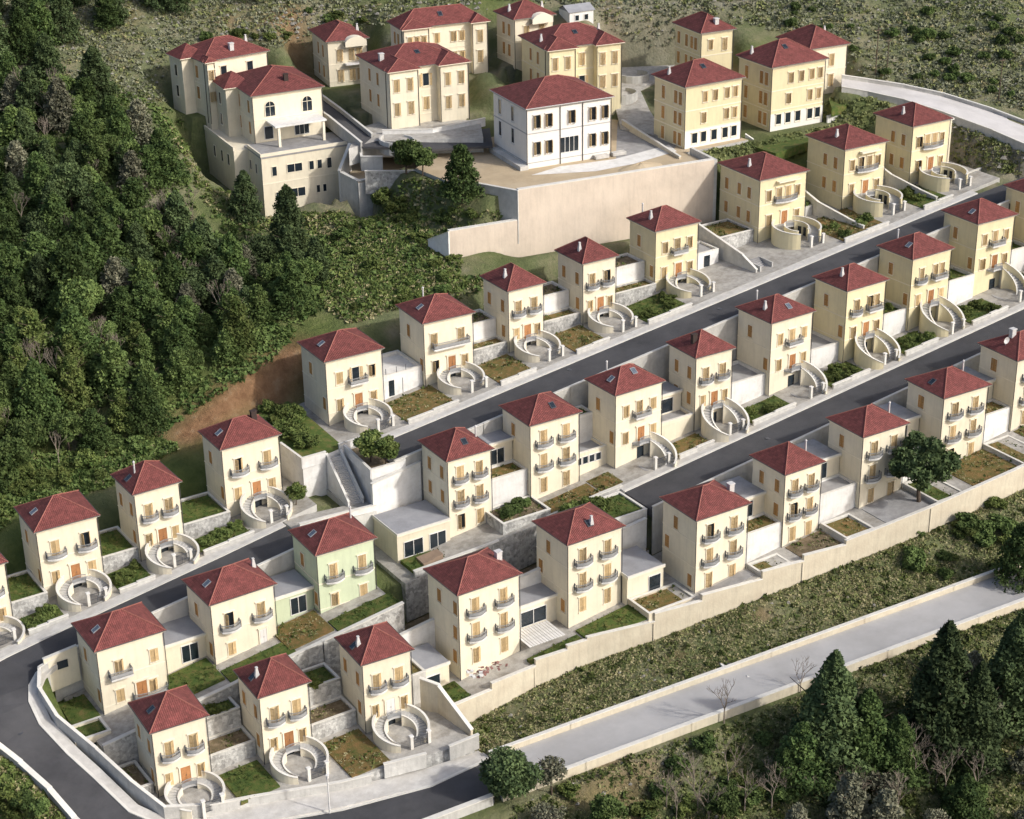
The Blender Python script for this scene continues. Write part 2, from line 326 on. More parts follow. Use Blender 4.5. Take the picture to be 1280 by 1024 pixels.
# mansion plateaus
def gp(pts, z): return [tuple(G(x, y, z)[:2]) for x, y in pts]
patch('mansion_terrace', [(155.2, 240.9), (190.7, 235.5), (191.4, 243.6), (205, 243.2), (204.5, 253), (198, 262), (190, 271), (160, 271), (149, 263), (150, 251)], lambda u, v: 95.0+0*u, lambda u, v: np.where(v < 243.6-.0*u, 10.5, .6)*np.where(u < 192.5, 1, .06), 'sand', 'pale_wall', 12)
patch('mansion_terrace', gp([(425, 204), (448, 229), (506, 219), (562, 227), (604, 222), (606, 206), (560, 192), (500, 184), (452, 186), (436, 190)], 92.4), lambda u, v: 92.4+0*u, lambda u, v: np.where(v < 262, 5.5, .6), 'sand', 'pale_wall', 7)
# public stairs between two roads: planted blocks and the foot landing
patch('garden_terrace', [(100.3, 212.3), (103.7, 212.3), (107.3, 213.0), (107.3, 222), (107, 230), (98.5, 228), (99.9, 217.2)], lambda u, v: 74.4+.05*(v-215), lambda u, v: np.where(v < 219, 5.8, .6), 'lawn', 'trim_white', 6.5)
patch('garden_terrace', [(106.7, 203.9), (112.0, 203.9), (110.4, 212.6), (107.2, 212.6)], lambda u, v: 73.9+0*u, 6, 'soil_bed', 'trim_white', 8)
patch('landing_ground', [(94.5, 203.2), (106.4, 202.4), (106.6, 205.8), (94.2, 207.6)], lambda u, v: 68.95+0*u, .5, 'paving', 'pale_wall', 5)
patch('landing_ground', [(103.7, 205.8), (106.6, 205.8), (107.2, 212.2), (103.7, 212.2)], lambda u, v: 68.9+.0*v, .9, 'paving', 'pale_wall', 1)
patch('mansion_terrace', gp([(436, 186), (450, 160), (480, 150), (600, 150), (604, 172), (470, 176)], 97.6), lambda u, v: 97.6+0*u, .6, 'paving', 'pale_wall', 3)

# where the hilltop mansions stand
def mplace(B, z, F_, R_, L_):
    b = G(B[0], B[1], z); r = ray(*F_); t = math.hypot(b.x, b.y)/math.hypot(r.x, r.y); ze = CAM_H+r.z*t
    f = G(F_[0], F_[1], ze); rr = G(R_[0], R_[1], ze); l = G(L_[0], L_[1], ze)
    a = math.atan2(rr.y-f.y, rr.x-f.x); al = math.atan2(l.y-f.y, l.x-f.x)-math.pi/2; a = (a*2+al)/3
    return f.x, f.y, z, ze-z, (rr-f).length, (l-f).length, a
P1 = mplace((661, 213), 95, (657, 138), (770, 122.5), (606.4, 114))
P2 = mplace((857, 188), 95, (856.5, 110.5), (934, 97.7), (810.4, 94.5))
P3 = mplace((966, 166), 95.5, (965, 86), (1037, 74), (918, 70))
P4 = mplace((1014, 122), 97.4, (1012, 63), (1062.7, 55), (972, 47))
P5 = mplace((481, 157), 98.2, (480, 90), (584, 75), (447.6, 69))
P6 = mplace((682, 133), 98.4, (680, 63), (779, 52.5), (641, 46))
P7 = mplace((877, 102), 99.6, (876, 43), (923.6, 38), (828, 31))
P8 = mplace((643, 84), 102.6, (642, 26), (696, 19), (615, 15))
P9 = mplace((503, 102), 101.2, (500, 38), (611, 26), (482, 28))
P10 = mplace((409, 110), 99.6, (407, 54), (462, 48), (386, 38))
P11 = mplace((262, 148), 98.2, (253, 79), (340, 65), (212, 66))
P12 = mplace((322, 190), 95, (313, 122), (408, 110), (266, 99))
MANS = [P1, P2, P3, P4, P5, P6, P7, P8, P9, P10, P11]
def pad(plc, x0, y0, x1, y1, z, drop=.0):
    u, v, a = plc[0], plc[1], plc[6]; c, s_ = math.cos(a), math.sin(a)
    PATCH.append((None, [(u+x*c-y*s_, v+x*s_+y*c) for x, y in ((x0, y0), (x1, y0), (x1, y1), (x0, y1))], lambda uu, vv, z=z: z+0*uu, drop, None, None, 0, None))
for p_ in MANS: pad(p_, -1.0, -2.2, p_[4]+1.0, p_[5]+.6, p_[2]-.05)
PATCH.append((None, gp([(414, 268), (462, 284), (456, 236), (420, 222)], 85.4)[::1], lambda u, v: 85.4+0*u, 0, None, None, 0, None))
pad(P12, -1, 1.0, P12[4]+1, P12[5]+.5, 94.5); pad(P12, -3.5, -9.8, P12[4]+7.5, -.5, 84.7); pad(P12, -6.5, -1.5, -1.5, P12[5]-2, 88)

# ------------------------------------------------------------------ ground
def vnoise(x, y, s, seed):
    r = np.random.default_rng(seed).random((256, 256)); x = x/s; y = y/s
    xi = np.floor(x).astype(int); yi = np.floor(y).astype(int); fx = x-xi; fy = y-yi; fx = fx*fx*(3-2*fx); fy = fy*fy*(3-2*fy)
    g = lambda i, j: r[i % 256, j % 256]
    return (g(xi, yi)*(1-fx)+g(xi+1, yi)*fx)*(1-fy)+(g(xi, yi+1)*(1-fx)+g(xi+1, yi+1)*fx)*fy-.5
def nat(u, v):
    u = np.asarray(u, float); v = np.asarray(v, float)
    pl = .1255*u+.3203*v-10
    cw = np.interp(u, [0, 98]+[p[0] for p in CW], [171, 171.2]+[p[1] for p in CW])
    zl = 54.7+.05*(u-97); vu = 161.3-.1*(u-99)
    t = np.clip((v-vu)/(cw-vu), 0, 1)
    mid = zl+(zC(u)-3.4-zl)*t**1.1
    low = np.where(v < vu-7, zl-.6-.42*(vu-7-v), mid)
    w = np.clip((u-88)/8, 0, 1)
    low2 = np.minimum(pl, np.where(v < 160, 54-.35*(160-v), 99))
    lowz = low*w+low2*(1-w)
    h = np.where(v < cw, lowz, pl)
    h = h-7.0*np.exp(-((u-120)/22)**2-((v-268)/16)**2)                 # hollow below the big villa
    h = h-4.6*np.exp(-((u-140)/32)**2-((v-302)/15)**2)
    h = h+2.0*vnoise(u, v, 23, 1)+1.1*vnoise(u, v, 9, 2)*np.clip((v-225)/10, .35, 1)+.35*vnoise(u, v, 3.1, 3)
    return h
def poly_dist(P, X, Y):
    d = np.full(X.shape, 1e9); ins = np.zeros(X.shape, bool); n = len(P)
    for i in range(n):
        x0, y0 = P[i]; x1, y1 = P[(i+1) % n]; dx, dy = x1-x0, y1-y0
        t = np.clip(((X-x0)*dx+(Y-y0)*dy)/(dx*dx+dy*dy+1e-9), 0, 1)
        d = np.minimum(d, np.hypot(X-x0-t*dx, Y-y0-t*dy))
        c = ((y0 > Y) != (y1 > Y)) & (X < (x1-x0)*(Y-y0)/((y1-y0)+1e-12)+x0); ins ^= c
    return np.where(ins, 0, d)
def heights(X, Y):
    h = nat(X, Y); low = np.full(X.shape, 1e9); acc = np.zeros(X.shape); wt = np.zeros(X.shape); m = 1.15
    for (nm, P, zf, drop, *_r) in PATCH:
        xs = [p[0] for p in P]; ys = [p[1] for p in P]; bb = (X > min(xs)-9) & (X < max(xs)+9) & (Y > min(ys)-9) & (Y < max(ys)+9)
        if not bb.any(): continue
        x, y = X[bb], Y[bb]; d = poly_dist(P, x, y); z = zf(x, y)-(drop(x, y) if callable(drop) else drop)+0*x
        low[bb] = np.where(d < m, np.minimum(low[bb], z), low[bb])
        w = np.clip(1-(d-m)/6, 0, 1)**2; w = w*w*(3-2*w)
        acc[bb] += w*z; wt[bb] = np.maximum(wt[bb], 0)+w
    k = wt > 1e-6; bl = np.where(k, acc/np.maximum(wt, 1e-6), h); ww = np.clip(wt, 0, 1)
    h = h*(1-ww)+bl*ww
    return np.where(low < 1e8, low, h)
GU = np.concatenate([np.arange(-60, 30, 3.), np.arange(30, 250, .9), np.arange(250, 460, 3.)])
GV = np.concatenate([np.arange(60, 145, 3.), np.arange(145, 300, .9), np.arange(300, 350, 1.5), np.arange(350, 620, 5.)])
XX, YY = np.meshgrid(GU, GV); ZZ = heights(XX, YY)
from bisect import bisect_right
def ground(u, v):
    i = min(max(bisect_right(GU, u)-1, 0), len(GU)-2); j = min(max(bisect_right(GV, v)-1, 0), len(GV)-2)
    a = min(max((u-GU[i])/(GU[i+1]-GU[i]), 0), 1); b = min(max((v-GV[j])/(GV[j+1]-GV[j]), 0), 1)
    return float((ZZ[j, i]*(1-a)+ZZ[j, i+1]*a)*(1-b)+(ZZ[j+1, i]*(1-a)+ZZ[j+1, i+1]*a)*b)
def GG(px, py):
    "where the line of sight through this pixel meets the ground"
    r = ray(px, py); t = 150.0
    while t < 700:
        p = Vector((0, 0, CAM_H))+r*t
        if p.z < ground(p.x, p.y): break
        t += 1.0
    return Vector((p.x, p.y, ground(p.x, p.y)))
me = bpy.data.meshes.new('hillside'); nx, ny = len(GU), len(GV)
V = np.stack([XX, YY, ZZ], -1).reshape(-1, 3); me.vertices.add(len(V)); me.vertices.foreach_set('co', V.reshape(-1).astype(np.float32))
jj, ii = np.meshgrid(np.arange(ny-1), np.arange(nx-1), indexing='ij'); a = (jj*nx+ii).reshape(-1)
F = np.stack([a, a+1, a+1+nx, a+nx], -1).astype(np.int32)
me.loops.add(F.size); me.loops.foreach_set('vertex_index', F.reshape(-1)); me.polygons.add(len(F)); me.polygons.foreach_set('loop_start', np.arange(0, F.size, 4, dtype=np.int32))
me.update(calc_edges=True); me.polygons.foreach_set('use_smooth', np.ones(len(F), bool)); me.materials.append(M['ground'])
def blob(c, r): return np.exp(-(((XX-c[0])**2+(YY-c[1])**2)/r**2))
def strip(a, b, r):
    d = poly_dist([a, b, (b[0]+.01, b[1]+.01)], XX, YY); return np.exp(-(d/r)**2)
soil = np.zeros_like(XX); green = np.zeros_like(XX); pale = np.zeros_like(XX)
g = lambda x, y: tuple(GG(x, y)[:2])
soil = np.maximum(soil, strip(g(235, 545), g(365, 455), 3.6)); soil = np.maximum(soil, .7*strip(g(190, 565), g(240, 545), 2.2))
for c in ((150, 22), (282, 28), (700, 50)): soil = np.maximum(soil, .5*blob(g(*c), 3))
green = np.clip((252-YY)/12, 0, 1)*np.clip((118-XX)/10+1, 0, 1)*(YY > 180); green = np.maximum(green, .85*strip(g(520, 300), g(600, 360), 10)); green = np.maximum(green, blob(g(260, 215), 8)); green = np.maximum(green, .55*np.clip((170-YY)/6, 0, 1)); green = np.maximum(green, np.clip(2.6*vnoise(XX, YY, 17, 41)+.1, 0, .9)*(YY > 258)*(XX > 110))
green = np.maximum(green, ((XX > 190) & (XX < 238) & (YY > 231) & (YY < 247))*.9); green = np.maximum(green, .7*strip(g(1260, 15), g(1180, 20), 7))
green = green*np.clip(.75+1.4*vnoise(XX, YY, 7, 11), 0, 1)
pale = np.maximum(pale, strip(g(1130, 175), g(1290, 200), 4)); pale = np.maximum(pale, .6*strip(g(760, 40), g(860, 70), 5)); pale = np.maximum(pale, .8*strip(g(1060, 655), g(1170, 630), 2.2)); pale = np.maximum(pale, .6*strip(g(790, 8), g(1000, 2), 2.5)); pale = np.maximum(pale, .5*strip(g(660, 985), g(850, 940), 2.5))
soil = np.maximum(soil, np.clip(4*vnoise(XX, YY, 11, 43)-1.25, 0, .7)*(YY > 262)*(XX > 110)); soil = np.maximum(soil, np.clip(4*vnoise(XX, YY, 5, 44)-1.2, 0, .4)*(YY < 168)*(XX > 98))
pale = np.maximum(pale, .75*np.clip(3.2*vnoise(XX, YY, 6, 21)-.75, 0, 1)*(YY > 262)*(XX > 95))
vc = me.color_attributes.new('kind', 'FLOAT_COLOR', 'POINT')
vc.data.foreach_set('color', np.stack([soil, green, pale, np.ones_like(soil)], -1).reshape(-1).astype(np.float32))
tag(link('hillside', me), kind='structure')

for (nm, P, zf, drop, top, side, depth, lab) in PATCH:
    if not nm: continue
    xs = sorted(set([round(p[0], 2) for p in P])); n = len(P)
    zt = [float(zf(p[0], p[1])) for p in P]
    m = MB(); m.poly([(P[i][0], P[i][1], zt[i]) for i in range(n)])
    s = MB()
    for i in range(n):
        j = (i+1) % n; s.poly([(P[i][0], P[i][1], zt[i]), (P[i][0], P[i][1], zt[i]-depth), (P[j][0], P[j][1], zt[j]-depth), (P[j][0], P[j][1], zt[j])])
    o = m.build(nm, top); tag(o, kind='structure'); tag(s.build(nm.replace('ground', 'edge').replace('terrace', 'terrace'), side, o))

# ------------------------------------------------------------------ walls and blocks
def wall_run(name, label, pts, zt, h, th=.35, m='pale_wall', coping=True, group=None, cat='wall', cop_m='coping', panels=True):
    "a free wall along pts (u,v); zt: top heights; h: height (number or list)"
    c = pts[0]; z0 = zt[0]-(h if not isinstance(h, (list, tuple)) else h[0])
    t = thing(name, label, cat, (c[0], c[1], z0), 0, group)
    w = MB(); k = MB(); hh = h if isinstance(h, (list, tuple)) else [h]*len(pts)
    for i in range(len(pts)-1):
        a = Vector((pts[i][0]-c[0], pts[i][1]-c[1])); b = Vector((pts[i+1][0]-c[0], pts[i+1][1]-c[1])); d = (b-a)
        if d.length < .05: continue
        d.normalize(); nn = Vector((-d.y, d.x))*th/2; e = d*(th*.35 if i < len(pts)-2 else 0)
        q = [a-nn, b+e-nn, b+e+nn, a+nn]; za, zb = zt[i]-z0, zt[i+1]-z0
        w.prism(q, [za-hh[i], zb-hh[i+1], zb-hh[i+1], za-hh[i]], [za, zb, zb, za])
        if coping:
            nn = nn*1.45; e2 = d*.05; q = [a-e2-nn, b+e+e2-nn, b+e+e2+nn, a-e2+nn]; k.prism(q, [za, zb, zb, za], [za+.13, zb+.13, zb+.13, za+.13])
    w.build('wall', m, t)
    if coping: k.build('coping', cop_m, t)
    return t
BEDS2 = []
def block(label, u0, u1, v0, v1, z0, z1, m='pale_wall', top='lawn', lip=.35, rot=0, cat='planter', name='raised_bed', group=None):
    t = thing(name, label, cat, (u0, v0, z0), rot, group); a, b, h = u1-u0, v1-v0, z1-z0
    MB().box(0, 0, -2.5, a, b, h-lip).build('wall', m, t)
    r = MB(); th = .28
    r.box(0, 0, h-lip, a, th, h); r.box(0, b-th, h-lip, a, b, h); r.box(0, th, h-lip, th, b-th, h); r.box(a-th, th, h-lip, a, b-th, h)
    r.build('parapet', m, t)
    c = MB(); o = .04
    c.box(-o, -o, h, a+o, th+o, h+.09); c.box(-o, b-th-o, h, a+o, b+o, h+.09); c.box(-o, th+o, h, th+o, b-th-o, h+.09); c.box(a-th-o, th+o, h, a+o, b-th-o, h+.09)
    c.build('coping', 'coping', t)
    MB().box(th, th, h-lip, a-th, b-th, h-lip+.06).build('filling', top, t); BEDS2.append((u0+th+.1, u0+a-th-.1, v0+th+.1, v0+b-th-.1, z1-lip+.06, top))
    return t
def glazed(parent, x, y, z, w, h, n=2, frame='trim_white', rz=0):
    f = MB(); t = .09
    f.box(-w/2-t, -.10, -t, -w/2, .02, h+t); f.box(w/2, -.10, -t, w/2+t, .02, h+t); f.box(-w/2, -.10, h, w/2, .02, h+t); f.box(-w/2, -.10, -t, w/2, .02, 0)
    for i in range(1, n): xx = -w/2+w*i/n; f.box(xx-.04, -.09, 0, xx+.04, .02, h)
    o = f.build('window', frame, parent); o.location = (x, y, z); o.rotation_euler = (0, 0, rz)
    for i in range(n):
        a, b = -w/2+w*i/n+(.04 if i else 0), -w/2+w*(i+1)/n-(.04 if i < n-1 else 0)
        MB().box(a, -.04, 0, b, -.01, h).build('pane', 'glass', o)
    return o
def annex(label, u0, u1, v0, v1, z0, z1, m='plaster', wins=((.6, 2.6, 2.3, 2),), rot=0, group='flat-roofed annexes between the houses', roof='flat_roof'):
    t = thing('flat_roofed_annex', label, 'annex', (u0, v0, z0), rot, group); a, b, h = u1-u0, v1-v0, z1-z0
    MB().box(0, 0, -2.0, a, b, h-.35).build('wall', m, t)
    MB().box(-.15, -.35, h-.35, a+.05, b, h-.12).build('cornice', 'trim', t)
    MB().box(-.05, -.2, h-.12, a, b, h).build('roof', roof, t)
    c = MB(); c.box(-.15, -.35, h-.12, a+.05, -.2, h+.14); c.box(-.15, -.2, h-.12, -.05, b, h+.14)
    c.build('parapet', 'coping', t)
    for f, w, hh, n in wins: glazed(t, f*a, 0, .25, w, hh, n)
    return t

# ------------------------------------------------------------------ windows, doors, balconies (shared meshes)
def P(name, mb, m, uv=False): return mb.mesh(name, m, uv)
def surround(w, h, lint=True, t=.08):
    f = MB(); f.box(-w/2-t, -.10, -.12, -w/2, .0, h+t); f.box(w/2, -.10, -.12, w/2+t, .0, h+t); f.box(-w/2, -.10, h, w/2, 0, h+t)
    f.box(-w/2-t-.05, -.16, -.22, w/2+t+.05, 0, -.12)
    if lint: f.box(-w/2-t-.14, -.20, h+t, w/2+t+.14, 0, h+t+.12)
    return f
def shutter_mb(w, h):
    f = MB(); f.box(0, -.05, .02, .09, 0, h-.02); f.box(w-.09, -.05, .02, w, 0, h-.02)
    f.box(.09, -.05, .02, w-.09, 0, .14); f.box(.09, -.05, h-.14, w-.09, 0, h-.02); f.box(.09, -.05, h*.5-.05, w-.09, 0, h*.5+.05)
    k = 7
    for i in range(k):
        for (a, b) in ((.14, h*.5-.05), (h*.5+.05, h-.14)):
            z = a+(b-a)*(i+.5)/k; f.box(.09, -.035, z-.05, w-.09, -.008, z+.02)
    return f
PR = {}
for key, (w, h) in {'tall': (1.15, 2.15), 'mid': (1.1, 1.75), 'side': (.95, 2.0), 'small': (.8, 1.2)}.items():
    PR[key] = (w, h, P('window', surround(w, h, key != 'side'), 'trim'), P('window', surround(w, h, key != 'side'), 'trim_white'),
               P('shutter', shutter_mb(w/2-.01, h), 'shutter'), P('shutter', shutter_mb(w/2-.01, h), 'shutter_side'), P('pane', MB().box(-w/2, -.03, 0, w/2, -.006, h), 'glass'), P('panel', MB().box(-w/2, -.03, 0, w/2, -.006, h), 'panel'))
def window(parent, kind, loc, rz, state='ajar', white=False, sx=1.0, sz=1.0):
    w, h, fr, frw, sh, sho, gl, pn = PR[kind]
    o = link('window', frw if white else fr, parent, loc, rz, (sx, 1, sz))
    shm = sho if state in ('closed', 'side_ajar') else sh
    link('pane', gl if state in ('open', 'ajar', 'bare', 'side_ajar', 'wide') else pn, o)
    if state == 'bare': return o
    a = {'closed': .0, 'ajar': random.uniform(.75, 1.25), 'open': 2.7, 'wide': 1.35, 'half': random.uniform(.5, .95), 'slit': random.uniform(.15, .3), 'side_ajar': .5}[state]
    l = link('shutter', shm, o, (-w/2, -.035, 0), -a if a else 0)
    r = link('shutter', shm, o, (w/2, -.035, 0), 0); r.scale = (-1, 1, 1); r.rotation_euler = (0, 0, a)
    return o
dm = MB(); dm.box(-.62, -.09, 0, .62, -.01, 2.25)
for x in (-.31, .31):
    for z0, z1 in ((.15, .85), (.95, 2.1)): dm.box(x-.22, -.12, z0, x+.22, -.09, z1)
DOOR = P('door', dm, 'door'); DOORW = P('door', dm, 'white_door')
ds = MB(); ds.box(-.80, -.14, 0, -.62, 0, 2.4); ds.box(.62, -.14, 0, .80, 0, 2.4); ds.box(-.80, -.14, 2.25, .80, -.0, 2.42) if False else ds.box(-.62, -.14, 2.25, .62, 0, 2.4); ds.box(-.95, -.24, 2.4, .95, 0, 2.54)
DSUR = P('door_frame', ds, 'trim'); DHAN = P('handle', MB().box(.02, -.17, 1.0, .07, -.12, 1.15), 'metal')
def door(parent, loc, rz=0, white=False, sx=1):
    o = link('door', DOORW if white else DOOR, parent, loc, rz, (sx, 1, 1)); link('door_frame', DSUR, o); link('handle', DHAN, o); return o
def balcony_meshes(w, d, curved=True):
    n = 10 if curved else 1; pts = []
    for i in range(n+1):
        t = -1+2*i/n; pts.append((t*w/2, -(d*(.55+.45*math.cos(t*math.pi/2)) if curved else d)))
    ring = [(-w/2, 0)]+pts+[(w/2, 0)]
    s = MB().prism(ring, -.16, 0.0)
    inner = [(x*.93, y*.93) for x, y in ring]; s.prism(inner, -.30, -.16)
    r = MB(); H = .95; path = [(x*.97, y*.97) for x, y in ring]; path[0] = (path[0][0], -.02); path[-1] = (path[-1][0], -.02)
    for i in range(len(path)-1):
        a, b = Vector(path[i]), Vector(path[i+1]); L = (b-a).length; k = max(1, round(L/.13)); nn = Vector((-(b-a).y, (b-a).x)).normalized()*.03
        r.prism([a-nn, b-nn, b+nn, a+nn], H-.07, H); r.prism([a-nn, b-nn, b+nn, a+nn], .06, .10)
        for j in range(k):
            p = a+(b-a)*(j/k); r.box(p.x-.014, p.y-.014, .02, p.x+.014, p.y+.014, H-.07)
    e = MB()
    for sx in (-1, 1):
        x = sx*w/2*.97; e.box(x-.04, -.14, 0, x+.04, -.02, H+.10); e.box(x-.035, -d*.56, 0, x+.035, -d*.49, H+.05)
    g = MB(); nn_ = [(x*.945, y*.945) for x, y in ring]
    for i in range(len(nn_)-1):
        a, b = Vector(nn_[i]), Vector(nn_[i+1])
        if (b-a).length < .02: continue
        m_ = Vector((-(b-a).y, (b-a).x)).normalized()*.008; g.prism([a-m_, b-m_, b+m_, a+m_], .12, H*.55)
    return P('balcony', s, 'trim_white'), P('railing', r, 'railing'), P('railing_post', e, 'metal'), P('balcony_floor', MB().prism([(x*.9, y*.9) for x, y in ring], .004, .03), 'concrete_floor'), P('railing_panel', g, 'rail_panel')
BAL = {2.3: balcony_meshes(2.3, 1.0), 2.7: balcony_meshes(2.7, 1.05), 2.9: balcony_meshes(2.9, 1.0, False), 4.6: balcony_meshes(4.6, 1.0), 6.2: balcony_meshes(6.2, 1.0, False)}
def balcony(parent, w, loc, rz=0):
    b = BAL[w]; o = link('balcony', b[0], parent, loc, rz); link('railing', b[1], o); link('railing_post', b[2], o); link('balcony_floor', b[3], o)
    link('railing_panel', b[4], o)
    return o

# ------------------------------------------------------------------ roofs
def hip(mb, x0, y0, x1, y1, z, rise, ridge=None):
    w, d = x1-x0, y1-y0; cx, cy = (x0+x1)/2, (y0+y1)/2
    if ridge is None: ridge = abs(w-d)*.9
    ridge = max(ridge, .02)
    if w >= d: A, B = (cx-ridge/2, cy, z+rise), (cx+ridge/2, cy, z+rise); quads = [((x0, y0), (x1, y0), B, A), ((x1, y1), (x0, y1), A, B)]; tris = [((x1, y0), (x1, y1), B), ((x0, y1), (x0, y0), A)]
    else: A, B = (cx, cy-ridge/2, z+rise), (cx, cy+ridge/2, z+rise); quads = [((x1, y0), (x1, y1), B, A), ((x0, y1), (x0, y0), A, B)]; tris = [((x0, y0), (x1, y0), A), ((x1, y1), (x0, y1), B)]
    for q in quads+tris: mb.poly([(p[0], p[1], z) if len(p) == 2 else p for p in q])
    mb.poly([(x0, y0, z), (x0, y1, z), (x1, y1, z), (x1, y0, z)])
    return A, B
def roof(parent, W_, D_, H, rise, ov=.42, x0=0, y0=0, fascia='pipe'):
    m = MB(); a, b, c, d = x0-ov, y0-ov, x0+W_+ov, y0+D_+ov; A, B = hip(m, a, b, c, d, H+.12, rise)
    o = m.build('roof', 'roof', parent, uv=True)
    f = MB(); f.box(a, b, H, c, d, H+.117); f.build('eave_board', 'trim', o)
    gt = MB()
    for p, q in (((a, b), (c, b)), ((a, d), (c, d)), ((a, b), (a, d)), ((c, b), (c, d))): gt.tube((p[0], p[1], H+.1), (q[0], q[1], H+.1), .07, k=5)
    gt.build('gutter', fascia, o)
    r = MB(); z = H+.14
    w_ge = (W_ >= D_)
    ends = [((a, b), A), ((a, d), A if w_ge else B), ((c, b), B if w_ge else A), ((c, d), B)]
    for p, q in ends: r.tube((p[0], p[1], z), (q[0], q[1], q[2]+.03), .085, k=5)
    r.tube((A[0], A[1], A[2]+.03), (B[0], B[1], B[2]+.03), .09, k=5); r.build('ridge_tiles', 'cap', o)
    return o, (a, b, c, d, A, B)
def on_slope(geo, face, s, t, H, rise):
    "point on the roof: s along the eave 0..1, t up the slope 0..1"
    a, b, c, d, A, B = geo
    if face == 'left': e0, e1, r_ = Vector((a, b, H+.12)), Vector((a, d, H+.12)), Vector(A)
    elif face == 'front': e0, e1, r_ = Vector((a, b, H+.12)), Vector((c, b, H+.12)), (Vector(A)+Vector(B))/2
    elif face == 'right': e0, e1, r_ = Vector((c, b, H+.12)), Vector((c, d, H+.12)), Vector(B)
    else: e0, e1, r_ = Vector((a, d, H+.12)), Vector((c, d, H+.12)), (Vector(A)+Vector(B))/2
    p = e0.lerp(e1, s); mid = p.copy(); q = p.lerp(r_, t); return q
def roof_item(parent, kind, p, face, slope):
    if kind == 'chimney':
        o = link('chimney', None, parent, p)
        m = MB(); m.prism([(-.32, -.28), (.32, -.28), (.32, .28), (-.32, .28)], -.6, .35); b_ = len(m.v)
        m.v += [(-.30, -.26, .35), (.30, -.26, .35), (.30, .26, .35), (-.30, .26, .35), (-.14, -.14, 1.45), (.14, -.14, 1.45), (.14, .14, 1.45), (-.14, .14, 1.45)]
        for i in range(4): j = (i+1) % 4; m.f.append((b_+i, b_+j, b_+4+j, b_+4+i))
        m.f.append((b_+4, b_+5, b_+6, b_+7)); o.data = None
        bpy.data.objects.remove(o); o = m.build('chimney', 'chimney', parent); o.location = p; o.scale = (.82, .82, .82)
        MB().box(-.2, -.2, 1.45, .2, .2, 1.55).build('chimney_cap', 'chimney', o)
    elif kind == 'box':
        o = MB().box(-.4, -.35, -.6, .4, .35, 1.05).build('chimney', 'chimney', parent); o.location = p
        MB().box(-.48, -.43, 1.05, .48, .43, 1.2).build('chimney_cap', 'chimney', o)
    elif kind == 'dark':
        o = MB().box(-.4, -.3, -.6, .4, .3, 1.15).build('chimney', 'dark_chimney', parent); o.location = p
        MB().box(-.46, -.36, 1.15, .46, .36, 1.25).build('chimney_cap', 'dark_chimney', o)
    elif kind == 'pipe':
        o = MB().tube((0, 0, -.3), (0, 0, 1.6), .13, .13, 8).build('flue', 'chimney', parent); o.location = p
        MB().tube((0, 0, 1.6), (0, 0, 1.78), .2, .05, 8).build('flue_cap', 'chimney', o)
    elif kind in ('sky', 'darksky'):
        f = MB(); f.box(-.42, -.55, 0, .42, -.46, .12); f.box(-.42, .46, 0, .42, .55, .12); f.box(-.42, -.46, 0, -.33, .46, .12); f.box(.33, -.46, 0, .42, .46, .12)
        o = f.build('skylight', 'railing' if kind == 'sky' else 'metal', parent); o.location = p
        MB().box(-.33, -.46, .01, .33, .46, .08).build('pane', 'skylight' if kind == 'sky' else 'glass', o)
        rx = math.atan(slope); o.rotation_mode = 'XYZ'
        yaw = {'front': 0, 'left': -math.pi/2, 'right': math.pi/2, 'back': math.pi}[face]
        o.matrix_local = Matrix.Translation(p) @ Matrix.Rotation(yaw, 4, 'Z') @ Matrix.Rotation(rx, 4, 'X')
    elif kind == 'dish':
        o = MB().tube((0, 0, -.2), (0, 0, .7), .04).build('satellite_dish', 'chimney', parent); o.location = p
        m = MB(); c = (0, -.25, .8)
        for i in range(12):
            t0, t1 = 2*math.pi*i/12, 2*math.pi*(i+1)/12
            m.poly([(0, .05, .8), (.55*math.cos(t0), -.2, .8+.55*math.sin(t0)), (.55*math.cos(t1), -.2, .8+.55*math.sin(t1))])
        m.build('dish', 'chimney', o)

